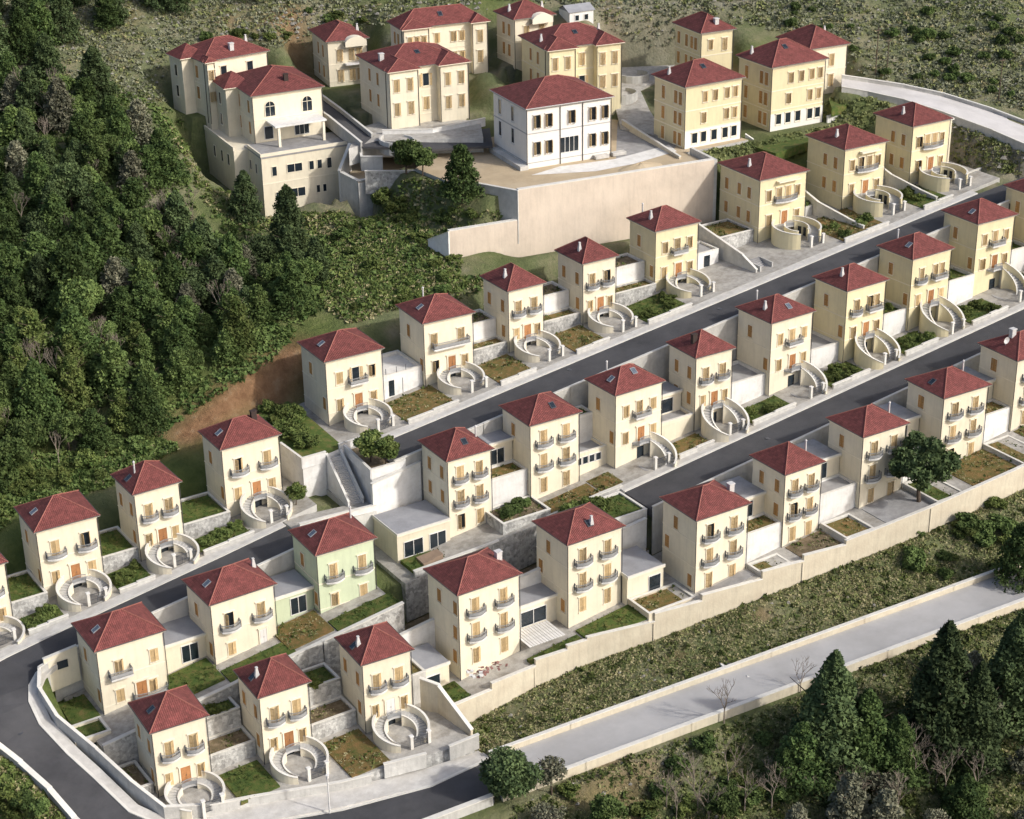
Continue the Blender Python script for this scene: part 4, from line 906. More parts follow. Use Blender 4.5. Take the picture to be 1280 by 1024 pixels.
for row, vroad in (('A', 212.75), ('B', 190.6), ('D', None), ('F', None)):
    ks = ROWS[row]
    for i, k in enumerate(ks):
        if row == 'B' and k in ('B1', 'B2'): continue
        u, v, z, W_, D_, a = HS[k]; wide = W_ > 7.4; cx = (.55 if wide else .53)*W_; zf0 = ZG[row]
        R_ = 3.35 if k not in ('A6', 'A7', 'A8') else 3.9
        uc = u+cx*math.cos(a); vc = v+cx*math.sin(a); vr = vroad
        if row == 'D': vr = float(np.interp(uc, [44, 61, 94], [204.9, 205.6, 207.4]))
        if row == 'F': vr = float(np.interp(uc, [61, 70, 80, 98], [172.6, 169.8, 166.2, 163.6]))
        nxt = HS[ks[i+1]] if i+1 < len(ks) else None
        gz = zf0(uc+.9)
        gate('dark metal gate between white pillars below the '+shortnick(k), uc+.7, min(v-2*R_+.4, v-2*R_+.4) if row == 'F' else max(vr+.25, v-2*R_-.1), gz, a, 2.0)
        if nxt:
            nu, nv, _, nW, nD, na = nxt; nuc = nu+(.55 if nW > 7.4 else .53)*nW
            b0, b1 = uc+R_+.55, nuc-3.9
            if row == 'A' and k == 'A5':
                b0 = b1
            if b1-b0 > 1.2:
                zz = lambda uu, vv, zf0=zf0: zf0(uu)+.12
                vv1 = v-.3 if row != 'F' else v-.8
                v0r = vr+.3 if row != 'F' else float(np.interp((b0+b1)/2, [61, 70, 80, 98], [172.6, 169.8, 166.2, 163.6]))+.5
                if BEDM.get(k): lawnbed('small %s bed right of the %s' % ({'lawn': 'green', 'dry_lawn': 'rusty brown'}[BEDM[k]], shortnick(k)), [(b0, v0r), (b1, v0r), (b1, vv1), (b0, vv1)], zz, BEDM[k])
                if row != 'F':
                    st = zf0((b0+b1)/2); n_ = 2
                    for q in range(n_):
                        c0, c1 = b0-.2+(b1-b0+.4)*q/n_, b0-.2+(b1-b0+.4)*(q+1)/n_
                        wall_run('garden_wall', ['lower', 'upper'][q]+' step of front wall right of the '+shortnick(k), [(c0, vr), (c1, vr)], [zf0(c0)+.75, zf0(c1)+.62], 1.9, .3, 'pale_wall', True, 'front garden walls along the pavements')
                if k in ('A7', 'A6', 'A4', 'B4', 'B5', 'B6', 'B7', 'B8', 'D0', 'D1', 'D2', 'D3'):
                    hedge_fill(b0+.7, b1-.5, v0r+.9, vv1-1.2, lambda uu, vv, zf0=zf0: zf0(uu), 'low green shrub right of the '+shortnick(k), 6, random.choice([0, 0, 1]), (.6, .95))
# stepped walls between the houses
def gapspan(k, k2):
    a, b = HS[k], HS[k2]; return a[0]+a[3]+.05, b[0]-.05, a[1], b[1]
def between(k, k2): return 'between '+ORD[ROWS[k[0]].index(k)]+' and '+ORD[ROWS[k2[0]].index(k2)]+' house, '+{'A': 'upper street row', 'B': 'middle row', 'C': 'row above beige wall', 'D': 'left row', 'E': 'row inside bend', 'F': 'bottom left row'}[k[0]]
for k, k2 in (('A2', 'A3'), ('A3', 'A4'), ('A4', 'A5'), ('D0', 'D1'), ('D1', 'D2'), ('D2', 'D3')):
    u0, u1, v0, v1 = gapspan(k, k2); z0 = ZG[k[0]]((u0+u1)/2)
    block('low grey stone walled bed '+between(k, k2), u0, u1, v0+.35, v0+(3.4 if k[0] == 'A' else 7.6), z0, z0+2.2, 'stone_wall', 'lawn' if k[0] == 'D' else 'dry_lawn', group='walled beds between the houses')
    if k[0] == 'A': block('higher white walled terrace '+between(k, k2), u0, u1, v0+3.5, v0+8.2, z0, z0+5.0, 'trim_white', 'soil_bed', group='walled beds between the houses')
def deck(k, k2, h, depth0, depth1, label, top='concrete_floor', m='trim_white'):
    u0, u1, v0, v1 = gapspan(k, k2); z0 = ZG[k[0]]((u0+u1)/2)
    return block(label+' '+between(k, k2), u0, u1, v0+depth0, v0+depth1, z0, z0+h, m, top, .5, group='walled beds between the houses', name='raised_terrace', cat='terrace'), u0, u1, z0
t, u0_, u1_, z0_ = deck('A1', 'A2', 3.6, .9, 8.2, 'white garage terrace with flat deck', 'trim_white')
MB().box(1.6, -.06, .1, 2.5, -.01, 2.6).build('garage_opening', 'glass', t); MB().box(3.9, -.05, .1, 4.0, -.01, 2.6).build('post', 'railing', t)
for x in (1.2, 3.0, 4.6): MB().box(x, .05, 3.69, x+.07, .12, 4.6).build('railing_post', 'metal', t)
# A5-A6: garage, sloping stair and forecourt
u0_, u1_, v0_, v1_ = gapspan('A5', 'A6'); zz_ = zA((u0_+u1_)/2)
t = block('small white garage with dark doorway right of the fifth upper street house', u0_+.2, u0_+5.6, v0_+1.2, v0_+6, zA(u0_+3), zA(u0_+3)+2.7, 'trim_white', 'concrete_floor', .3, name='garage', cat='garage')
MB().box(2.4, -.05, .2, 3.6, -.01, 2.1).build('garage_door', 'glass', t)
block('stone walled garden bed behind the forecourt left of the sixth upper street house', u0_+7.4, u1_, v0_+3.2, v0_+10, zz_+.5, zz_+3.1, 'stone_wall', 'dry_lawn')
wall_run('boundary_wall', 'sloping white boundary wall running down to the street by the small garage', [(u0_+6.4, v0_+8.5), (u0_+7.0, v0_-3.2), (u0_+7.2, v0_-6.6)], [zz_+4.6, zz_+2.2, zz_+.6], [4.5, 3, 2], .3)
stp = thing('outdoor_stair', 'dark grey outdoor staircase between low walls beside the forecourt', 'stairs', (u0_+8.0, v0_-6.8, zz_-.2), 0)
sb = MB()
for i in range(8): sb.box(0, i*.42, -.6, 2.2, (i+1)*.42, .2+i*.17)
sb.build('steps', 'concrete_floor', stp); MB().box(-.25, 0, -.6, -.01, 3.4, 1.3).build('side_wall', 'pale_wall', stp); MB().box(2.21, 0, -.6, 2.45, 3.4, 1.5).build('side_wall', 'pale_wall', stp)
for k, k2 in (('A6', 'A7'), ('A7', 'A8')):
    u0_, u1_, v0_, v1_ = gapspan(k, k2); zz_ = zA((u0_+u1_)/2)
    um = (u0_+u1_)/2
    wall_run('boundary_wall', 'sloping pale boundary wall down to the street '+between(k, k2), [(um, v0_+9), (um, v0_+1), (um+1.2, v0_-5), (um+1.4, v0_-9)], [zz_+5, zz_+2.6, zz_+1.2, zz_+.8], [5, 4, 2.5, 2], .3)
    block('pale walled bed '+between(k, k2), u0_, um-.3, v0_+2.0, v0_+9, zz_, zz_+1.7, 'pale_wall', 'lawn')
    hedge_fill(u0_+1, um-1, v0_+3, v0_+7, lambda a, b, z=zz_: z+1.3, 'green shrub in the walled bed '+between(k, k2), 3, 1, (.7, 1.1))
# B row gaps
for k, k2, h, d0, top in (('B4', 'B5', 4.0, 1.2, 'concrete_floor'), ('B5', 'B6', 3.6, 1.0, 'concrete_floor'), ('B6', 'B7', 4.2, 1.0, 'lawn'), ('B7', 'B8', 4.6, 1.0, 'lawn'), ('B8', 'B9', 4.4, 1.0, 'lawn')):
    t, a_, b_, z_ = deck(k, k2, h, d0, 7.6, 'white walled terrace', top)
    if top == 'lawn': hedge_fill(a_+1, b_-1, HS[k][1]+2, HS[k][1]+5, lambda p, q, z=z_+h-.5: z, 'dark shrub on the raised terrace '+between(k, k2), 3, 0, (.6, .9))
t, a_, b_, z_ = deck('B3', 'B4', 3.3, .6, 7.4, 'cream walled terrace with garage behind', 'concrete_floor', 'plaster')
annex('small cream garage with wide dark opening '+between('B3', 'B4'), a_+.1, b_-.1, HS['B3'][1]+3.6, HS['B3'][1]+7.4, z_+2.9, z_+6.2, wins=((.5, 3.0, 2.2, 1),))
t, a_, b_, z_ = deck('B2', 'B3', 3.4, 1.0, 7.4, 'grey decked terrace over a row of windows', 'flat_roof', 'plaster')
for q in range(4): glazed(t, .8+q*1.15, 0, 1.6, .85, 1.1, 1)
block('tall white stepped wall '+between('B2', 'B3'), a_, b_, HS['B2'][1]+4.5, HS['B2'][1]+7.5, z_+3, z_+7.4, 'trim_white', 'lawn')
a_, b_, v_, _ = gapspan('B1', 'B2'); z_ = zB((a_+b_)/2)
block('white walled upper terrace with thin lawn '+between('B1', 'B2'), a_, b_, v_+.8, v_+4.6, z_, z_+5.4, 'trim_white', 'dry_lawn', name='raised_terrace', cat='terrace')
annex('cream flat-roofed annex with dark glass door '+between('B1', 'B2'), a_-.2, b_, v_+4.7, v_+8.1, z_+5, z_+8.9, wins=((.62, 2.3, 2.5, 2),))
block('stone walled planter with dark bushes below the annex '+between('B1', 'B2'), a_-1.0, b_+.3, v_-4.6, v_+.5, z_-1.2, z_+1.3, 'stone_wall', 'soil_bed')
hedge_fill(a_, b_, v_-3.4, v_-.8, lambda p, q, z=z_+.9: z, 'brown green bush in the stone planter '+between('B1', 'B2'), 6, 2, (.6, 1.0))
u, v, z, W_, D_, a = HS['B1']
an = annex('large cream annex with two wide windows left of the middle row', u-8.6, u-.2, v-.4, v+6.2, zB(u)-.6, zB(u)+3.6, wins=((.3, 2.9, 2.3, 2), (.76, 2.5, 2.3, 2)))
wall_run('retaining_wall', 'tall grey and white wall behind the flat grey annex roof, left end of road', [(u-8.4, v+6.6), (u-.1, v+7.6)], [zB(u)+8.2, zB(u)+8.9], 6, .4, 'trim_white')
# gardens in front of B1, B2
lawnbed('small lawn with a brown tarp in front of the large cream annex', [(u-8.4, v-5.0), (u+1.0, v-5.0), (u+1.0, v-.7), (u-8.4, v-.7)], lambda p, q: zB(u)-.45, 'lawn')
o = MB().prism([(0, 0), (3.2, .2), (3.4, 2.2), (.2, 2.4)], 0, [.4, .9, .7, .3]).build('covered_pile', 'tarp'); o.location = (u-6.6, v-4.0, zB(u)-.4); tag(o, 'brown tarpaulin covered pile on the small lawn before the cream annex', 'tarpaulin')
wall_run('garden_wall', 'stone garden wall with white coping below the first middle row house', [(u-8.8, v-5.2), (u+4.5, v-5.2), (u+4.5, v-4.9)], [zB(u)+.1, zB(u+4)+.1, zB(u+4)+.1], 5, .4, 'stone_wall')
for ku, nm_ in ((HS['B2'], 'second'),):
    wall_run('garden_wall', 'long pale stone wall with white coping below the %s middle row house' % nm_, [(ku[0]-1, 190.4), (ku[0]+8, 190.4), (139.5, 190.2)], [zB(ku[0])+.5, zB(ku[0]+8)+.5, zB(139)+.5], 7, .4, 'stone_wall')
    lawnbed('narrow pale grass bed in front of the second middle row house', [(ku[0], 191.2), (ku[0]+8.5, 191.2), (ku[0]+8.5, 194.6), (ku[0], 194.6)], lambda p, q: zB(p)+.1, 'dry_lawn')
o = lawnbed('dark earth bed between the second and third middle row houses', [(ku[0]+8.8, 191.2), (140.5, 191.2), (140.5, 195), (ku[0]+8.8, 195)], lambda p, q: zB(p)+.1, 'dry_lawn')
block('overgrown green plot with white walls at the left end of the second asphalt road', 127.5, 138.9, 183.3, 189.8, 60, 67.8, 'trim_white', 'lawn', .25)
hedge_fill(128.5, 134, 184.5, 188.8, lambda p, q: 67.4, 'green bush on the plot at the left end of the second asphalt road', 9, 1, (.9, 1.5))
# C row gaps
for k, k2 in (('C2', 'C3'), ('C3', 'C4'), ('C4', 'C5'), ('C5', 'C6')):
    a_, b_, v_, v2 = gapspan(k, k2); z_ = zC((a_+b_)/2)
    block('tall smooth white walled terrace '+between(k, k2), a_, b_, v_+.7, v_+4.4, z_, z_+4.3, 'trim_white', 'dry_lawn' if k in ('C2', 'C5') else 'concrete_floor', .3, name='raised_terrace', cat='terrace')
    annex('flat-roofed annex with dark glass door '+between(k, k2), a_, b_, v_+4.5, v_+10.2, z_+4.2, z_+7.6, wins=((.55, 1.9, 2.4, 2),), roof='concrete_floor')
a_, b_, v_, v2 = gapspan('C0', 'C1'); z_ = zC((a_+b_)/2)
annex('flat-roofed annex with wide dark opening '+between('C0', 'C1'), a_, b_+.1, v_+2.6, v_+7.8, z_+1.0, z_+4.6, wins=((.5, 4.0, 2.2, 2),))
t = thing('slatted_deck', 'white slatted deck between the first two houses above the beige wall', 'deck', (a_+.1, v_-2.2, z_+1.1))
sm = MB().box(0, 0, 0, .34, 4.4, .07).mesh('slat', 'trim_white')
for q in range(13): link('slat', sm, t, (q*.44, 0, .1))
lawnbed('small green lawn below the slatted deck', [(a_-.6, cwall(a_)+.55), (b_-.2, cwall(b_)+.55), (b_-.2, v_-2.5), (a_-.6, v_-2.5)], lambda p, q: zC(p)+.25, 'lawn', .2)
a_, b_, v_, v2 = gapspan('C1', 'C2'); z_ = zC(a_+2)
annex('cream garage annex with dark opening '+between('C1', 'C2'), a_+.1, a_+6.2, v_-1.2, v_+5, z_+.6, z_+4.4, wins=((.75, 1.9, 2.3, 1),))
wall_run('retaining_wall', 'tall white wall behind the annexes of the row above the beige wall', [(98, 182.6), (113, 182.6), (138, 182.4)], [zC(98)+6.0, zC(113)+6.2, zC(138)+6.4], 7, .4, 'trim_white')
block('round-cornered pale walled garden right of the second house above the beige wall', a_+.2, b_-.6, v_-6.0, v_-1.4, z_-1, z_+.9, 'beige_wall', 'dry_lawn')
k = HS['C1']; lawnbed('long bright green lawn in front of the second house above the beige wall', [(k[0]+.3, cwall(k[0])+.6), (k[0]+9.2, cwall(k[0]+9.2)+.6), (k[0]+9.2, k[1]-1.3), (k[0]+.3, k[1]-1.3)], lambda p, q: zC(p)+.1, 'lawn', .2)
for kk, mm in (('C2', 'concrete_floor'), ('C3', 'soil_bed'), ('C4', 'concrete_floor'), ('C5', 'dry_lawn'), ('C6', 'dry_lawn')):
    k = HS[kk]; f0 = cwall(k[0]+4)+.55
    lawnbed('%s in front of the %s' % ('grey paved yard' if mm == 'concrete_floor' else 'planted bed', shortnick(kk)), [(k[0]+.2, f0), (k[0]+k[3], f0), (k[0]+k[3], k[1]-.5), (k[0]+.2, k[1]-.5)], lambda p, q: zC(p)+.08, mm, .05)
    f0 = cwall(k[0]+k[3]+2)+.55
    block('low pale walled garden bed right of the '+shortnick(kk), k[0]+k[3]+.3, k[0]+k[3]+5.6, f0, k[1]-.2, zC(k[0]+8)-1, zC(k[0]+8)+.75, 'pale_wall', 'dry_lawn' if kk != 'C4' else 'lawn', .3)
# the long beige retaining wall, one length per step
us = [98.2, 105.6, 112.6, 117.4, 120.4, 130.2, 137.4, 146.8, 153.4, 160.2, 166.8, 174.6, 182.0, 189.8, 197.6, 206, 216, 228, 240]
for i in range(len(us)-1):
    a_, b_ = us[i], us[i+1]; zt = zC(a_+(1.6 if i < 9 else 0))+.75
    zs_ = 0 if i < 9 else zC(b_)+.75-zt; t = thing('retaining_wall', 'length of beige retaining wall above the scrub slope, %s from the left' % (['first', 'second', 'third', 'fourth', 'fifth', 'sixth', 'seventh', 'eighth', 'ninth', 'tenth', 'eleventh', 'twelfth', 'thirteenth', 'fourteenth', 'fifteenth', 'sixteenth', 'seventeenth', 'eighteenth'][i]), 'wall', (a_, cwall(a_), zt-5), 0, 'lengths of the long beige retaining wall')
    dv = cwall(b_)-cwall(a_); L_ = b_-a_
    MB().prism([(0, 0), (L_, dv), (L_, dv+.4), (0, .4)], -3, [5, 5+zs_, 5+zs_, 5]).build('wall', 'beige_wall', t)
    MB().prism([(-.02, -.06), (L_+.02, dv-.06), (L_+.02, dv+.46), (-.02, .46)], [5, 5+zs_, 5+zs_, 5], [5.12, 5.12+zs_, 5.12+zs_, 5.12]).build('coping', 'coping', t)
    if i % 3 == 1: MB().box(L_-.28, dv-.09, -3, L_-.02, dv-.01, 4.8+zs_).build('pilaster', 'beige_wall', t)
wall_run('retaining_wall', 'beige sloping side wall right of the bottom row house by the road junction', [(96.0, 173.2), (97.4, 171.2), (98.2, 164.6)], [zF(96)+4.6, zF(96)+4.2, zF(96)+.9], [5.5, 6, 2.5], .35, 'beige_wall')
wall_run('garden_wall', 'low white-topped garden wall along the bottom asphalt road', [(86, 165.1), (91.2, 163.9)], [zF(86)+.8, zF(91)+.8], 2, .3); wall_run('garden_wall', 'short white garden wall by the black rubbish bin', [(94.2, 163.4), (98.3, 163.2)], [zF(94)+.8, zF(98)+.9], 2, .3)
# E row
for k, k2, m_ in (('E1', 'E2', 'plaster'), ('E2', 'E3', 'plaster_green')):
    a_, b_, v_, v2 = gapspan(k, k2); z_ = zE((a_+b_)/2)
    annex(('green' if m_ != 'plaster' else 'cream')+' flat-roofed annex with dark glass door '+between(k, k2), a_-.1, b_, v_+2.2, v_+7.4, z_+.3, z_+3.9, m_, wins=((.66, 2.2, 2.4, 2),))
    lawnbed('green lawn '+between(k, k2), [(a_-.3, v_-4.2), (b_-.4, v_-4.2), (b_-.4, v_+1.6), (a_-.3, v_+1.6)], lambda p, q: zE(p)+.12, 'dry_lawn' if m_ != 'plaster' else 'lawn')
a_ = HS['E3'][0]+HS['E3'][3]
lawnbed('strip of lawn in front of the second house inside the bend', [(HS['E2'][0]-.2, 185), (HS['E2'][0]+9, 185), (HS['E2'][0]+9, 188.4), (HS['E2'][0]-.2, 188.4)], lambda p, q: zE(p)+.06, 'lawn')
lawnbed('strip of lawn in front of the green house', [(HS['E3'][0]-.2, 185), (HS['E3'][0]+9, 185), (HS['E3'][0]+9, 188.2), (HS['E3'][0]-.2, 188.2)], lambda p, q: zE(p)+.06, 'lawn')
ep = [(58, 184.2), (66, 184.2), (76, 184.2), (88, 184.2), (100, 184.2)]
wall_run('retaining_wall', 'grey stone retaining wall with white coping below the row inside the bend', ep, [zE(p[0])+.6 for p in ep], 9, .4, 'stone_wall')
lawnbed('dark shrubby garden left of the first house inside the bend', [(56.6, 190.6), (60.2, 190.6), (60.2, 196.2), (56.9, 196.4)], lambda p, q: zE(p)+.2, 'lawn')
t = block('cream garden store with dark doorway by the hairpin bend wall', 55.4, 60.0, 186.6, 190.2, zE(58)-2.4, zE(58)+.7, 'plaster', 'lawn'); MB().box(2.0, -.05, .3, 3.0, -.01, 2.2).build('doorway', 'glass', t)
t = wall_run('boundary_wall', 'cream wall with dark square window left of the first house inside the bend', [(56.0, 197.3), (60.4, 197.4)], [65.5, 65.9], 5, .3, 'plaster'); MB().box(1.6, -.22, 3.0, 3.0, -.17, 4.1).build('window', 'glass', t)
annex('grey flat-roofed annex left of the first house above the beige wall', 93.6, 102.2, 176.6, 181.9, zC(98)+.2, zC(98)+4.0, wins=((.72, 1.9, 2.2, 1),), roof='flat_roof')
lawnbed('brownish green lawn left of the first house above the beige wall', [(97.6, 171.8), (102.8, 171.8), (102.8, 176.4), (97.6, 176.4)], lambda p, q: zC(p)+.15, 'lawn')
# F row
for k, k2 in (('F1', 'F2'), ('F2', 'F3')):
    a_, b_, v_, v2 = gapspan(k, k2); z_ = zF((a_+b_)/2)
    block('lower grey walled garden '+between(k, k2), a_, b_, v_+.4, v_+4.2, z_, z_+2.3, 'stone_wall', 'soil_bed'); block('upper grey walled terrace '+between(k, k2), a_, b_, v_+4.3, v_+8.6, z_, z_+4.9, 'stone_wall', 'lawn')
    hedge_fill(a_+1, b_-1, v_+5, v_+8, lambda p, q, z=z_+4.5: z, 'dark bush on the upper walled terrace '+between(k, k2), 3, 0, (.6, .9))
k = HS['F1']; block('small grey walled garden left of the first house of the bottom left row', k[0]-3.0, k[0]-.2, k[1]+1, k[1]+6.6, zF(60)+.2, zF(60)+1.5, 'stone_wall', 'soil_bed', .3)
k = HS['F3']; block('grey walled terrace right of the third house of the bottom left row', k[0]+k[3]+.1, 97.6, k[1]+1.6, k[1]+9, zF(95), zF(95)+4.4, 'pale_wall', 'dry_lawn', .3)

# ---------------- public stairs between the road ends
t = thing('public_staircase', 'straight stone staircase between white walls joining the ends of two roads', 'stairs', (0, 0, 0))
pa, pb = Vector((105.2, 212.1, 73.9)), Vector((104.9, 205.8, 69.1))
d = Vector((pb.x-pa.x, pb.y-pa.y)); L_ = d.length; d.normalize(); n_ = 24; rise_ = (pa.z-pb.z)/n_
sb = MB().box(0, -.95, -6.0, L_/n_, .95, 0).mesh('step', 'kerb')
t.location = pa; t.rotation_euler = (0, 0, math.atan2(d.y, d.x))
for i in range(n_): link('step', sb, t, (i*L_/n_, 0, -(i+1)*rise_))
for s_ in (-1, 1):
    y0, y1 = (.97, 1.22) if s_ > 0 else (-1.22, -.97); q = [(-.1, y0), (L_+.2, y0), (L_+.2, y1), (-.1, y1)]
    w_ = MB().prism(q, -6.5, [.55, pb.z-pa.z+.6, pb.z-pa.z+.6, .55]).build('side_wall', 'trim_white', t)
    MB().prism([(-.1, y0-.05), (L_+.25, y0-.05), (L_+.25, y1+.05), (-.1, y1+.05)], [.55, pb.z-pa.z+.6, pb.z-pa.z+.6, .55], [.65, pb.z-pa.z+.7, pb.z-pa.z+.7, .65]).build('coping', 'coping', w_)
def wpx(label, pts, h, m='trim_white', th=.35, name='retaining_wall'):
    P_ = [G(*p) for p in pts]; return wall_run(name, label, [(p.x, p.y) for p in P_], [p.z for p in P_], h, th, m)
wall_run('parapet_wall', 'white parapet round the garden left of the public staircase top', [(99.8, 218), (100.2, 212.2), (103.9, 212.2)], [75.0, 74.8, 74.8], 1.6, .25, 'trim_white')
wall_run('parapet_wall', 'white parapet across the head of the public staircase', [(106.4, 212.9), (107.3, 212.9), (111.0, 213.2)], [75.0, 75.0, 75.0], 1.6, .25, 'trim_white')
wall_run('parapet_wall', 'white parapet of the planted plot right of the public staircase', [(107.1, 212.4), (106.6, 203.9), (112.0, 203.8)], [74.8, 74.6, 74.7], 1.4, .28, 'trim_white')
wall_run('garden_wall', 'low white wall at the foot of the public staircase', [(95, 203.4), (99.5, 203.3), (106.4, 202.6)], [69.9, 69.8, 69.8], 3, .3, 'trim_white')
hedge_fill(101.5, 105.5, 214.5, 227, lambda p, q: 74.6, 'green shrub in the garden left of the first upper street house', 14, 1, (.7, 1.2))

# ---------------- big beige wall below the white mansion
z95 = 96.0
a_, b_ = G(648, 238, z95), G(893, 200, z95); c_ = G(573, 295, 90.2)
t = thing('retaining_wall', 'huge stained beige retaining wall under the white mansion terrace', 'wall', (a_.x, a_.y, 76))
def wseg(p, q, zt, zb, th, nm, m): 
    d = Vector((q.x-p.x, q.y-p.y)).normalized(); nn = Vector((-d.y, d.x))*th; o_ = Vector((a_.x, a_.y))
    pts = [Vector((p.x, p.y))-o_, Vector((q.x, q.y))-o_, Vector((q.x, q.y))+nn-o_, Vector((p.x, p.y))+nn-o_]
    return MB().prism(pts, zb, zt).build(nm, m, t)
e_ = Vector((c_.x+(a_.x-c_.x)*1.0, c_.y+(a_.y-c_.y)*1.0, 0)); dirw = (b_-a_).normalized()
lft = Vector((a_.x-dirw.x*12.2, a_.y-dirw.y*12.2, 0))
wseg(a_, b_, z95-76, -2, .7, 'wall_panel', 'big_wall'); wseg(lft, a_, 90.9-76, -4, .7, 'wall_panel', 'big_wall')
wseg(a_, b_, z95-76+.14, z95-76, .8, 'coping', 'coping'); wseg(lft, a_-dirw*.05, 90.9-76+.14, 90.9-76, .8, 'coping', 'coping')
rr_ = Vector((b_.x, b_.y, 0)); bk = Vector((b_.x+1.0, b_.y+8, 0))
wseg(bk, rr_, z95-76, -2, .6, 'side_wall', 'pale_wall')
wl = Vector((a_.x-5.2, a_.y+13, 0)); wall_run('retaining_wall', 'grey side wall with white coping left of the huge beige wall', [(wl.x, wl.y), (a_.x, a_.y)], [95.6, 95.9], 9, .4, 'pale_wall')
l2 = Vector((lft.x-1.2, lft.y+4.5)); wall_run('retaining_wall', 'short white end wall of the lower beige wall', [(l2.x, l2.y), (lft.x, lft.y)], [88.5, 90.9], [6, 10], .5, 'trim_white')

# ------------------------------------------------------------------ mansions
def mansion(label, plc, m, bays=(), wins=(), items=(), porch=None, rise=2.6, trim='trim', plinth=None, sidew=((.3, .6), 2), fascia='pipe', state='half', floors=2, base_win=False, gable=None):
    u, v, z, H, W_, D_, a = plc; o2 = .5; W_ -= 2*o2; D_ -= 2*o2
    u, v = u+o2*math.cos(a)-o2*math.sin(a), v+o2*math.sin(a)+o2*math.cos(a)
    t = thing('mansion', label, 'mansion', (u, v, z), a, 'large villas on the hilltop')
    tr, band = walls(t, W_, D_, H, m, -5)
    band(H-.35, .35, .12); band(H-4.4, .18, .06)
    if floors == 3: band(H-7.9, .18, .06)
    else: band(.9, .15, .06)
    tr.build('cornice', trim if trim == 'trim' else 'rail_panel', t)
    if floors == 3: MB().box(-.06, -.06, -2, W_+.06, -.001, 3.05).build('ground_floor_front', 'plaster_white', t)
    ro, geo = roof(t, W_, D_, H, rise, o2, fascia=fascia); slope = rise/(D_/2+o2)
    for (x0, x1, dep, hx) in bays:
        MB().box(x0*W_, -dep, -5, x1*W_, -.005, H-.004).build('bay', m, t)
        mm = MB(); bw = (x1-x0)*W_; a0, a1, b0 = x0*W_-o2, x1*W_+o2, -dep-o2; xm = (a0+a1)/2; top = rise*hx; yb = D_*.5*hx
        zz = H+.128; ap = (xm, b0+min(bw/2, 2.6), zz+top); bk_ = (xm, yb, zz+top)
        mm.poly([(a0, b0, zz), (a1, b0, zz), ap]); mm.poly([(a1, b0, zz), (a1, yb*.3, zz), bk_, ap]); mm.poly([(a0, yb*.3, zz), (a0, b0, zz), ap, bk_]); mm.poly([(a0, b0, zz), (a0, yb*.3, zz), (a1, yb*.3, zz), (a1, b0, zz)])
        br_ = mm.build('bay_roof', 'roof', t, uv=True)
        c = MB(); c.tube((a0, b0, zz), ap, .08, k=5); c.tube((a1, b0, zz), ap, .08, k=5); c.tube(ap, bk_, .08, k=5); c.build('ridge_tiles', 'cap', br_)
        MB().box(a0, b0, H+.002, a1, .0, H+.124).build('eave_board', trim, br_)
        for x in (x0*W_, x1*W_): MB().tube((x, -dep-.08, -1), (x, -dep-.08, H), .06, k=5).build('downpipe', 'pipe', t)
    for (f, tp, kd, st, dep) in wins: window(t, kd, (f*W_, -dep, H-tp-PR[kd][1]), 0, st, trim != 'trim')
    for fy in sidew[0]:
        for tp in ((1.4, 5.2) if sidew[1] == 2 else (1.4, 5.0, 8.6)):
            if H-tp-2 > 0: window(t, 'side', (0, fy*D_, H-tp-2.0), -math.pi/2, 'closed' if m != 'plaster_white' else 'bare', trim != 'trim', 1.05, 1.1 if m != 'plaster_white' else 1.25); window(t, 'side', (W_, fy*D_, H-tp-2.0), math.pi/2, 'closed')
    for x, y in ((-.09, -.09), (W_+.09, -.09)): MB().tube((x, y, -1.0), (x, y, H), .07, k=5).build('downpipe', 'pipe', t)
    for (kd, face, s, tt) in items: roof_item(ro, kd, on_slope(geo, face, s, tt, H, rise), face, slope)
    if gable:
        g0, g1, dep = gable; g0 *= W_; g1 *= W_; c = MB(); n = 12; pts = []
        for i in range(n+1): x = g0+(g1-g0)*i/n; pts.append((x, H-.1+.9*math.sin(math.pi*i/n)**.7))
        vv = [(x, -dep, zz) for x, zz in pts]; lo = [(g0, -dep, H-1.0), (g1, -dep, H-1.0)]
        c.poly([lo[0], lo[1]]+vv[::-1]); c.poly([(p[0], -dep+.3, p[2]) for p in ([lo[0], lo[1]]+vv[::-1])][::-1])
        for i in range(n): c.poly([vv[i], vv[i+1], (vv[i+1][0], -.1+.4, vv[i+1][2]), (vv[i][0], -.1+.4, vv[i][2])])
        c.poly([lo[0], (g0, 0, H-1.0), (g1, 0, H-1.0), lo[1]]); c.build('curved_canopy', trim, t)
        MB().box(g0, -1.4, H-4.4, g1, -.02, H-4.15).build('balcony', 'trim_white', t)
    return t, W_, D_, H
def grid(fs, tops, kd='tall', st='half', dep=0): return tuple((f, tp, kd, st, dep) for f in fs for tp in tops)
# white mansion
t, W_, D_, H = mansion('large white two-storey mansion with red hip roof on the sandy terrace', P1, 'plaster_white', wins=grid((.115, .255, .53, .78, .93), (1.3,), st='wide')+grid((.115, .255, .78, .93), (5.9,), st='wide'), rise=3.0, trim='trim_white', sidew=((.42, .8), 2), fascia='railing')
glazed(t, .50*W_, 0, H-5.9-2.5, 3.4, 2.6, 4)
for f in (.39, .66): MB().tube((f*W_, -.1, 0), (f*W_, -.1, H), .07, k=5).build('downpipe', 'pipe', t)
MB().box(-1.6, -.5, -2, -.05, D_*.9, .75).build('side_plinth', 'pale_wall', t)
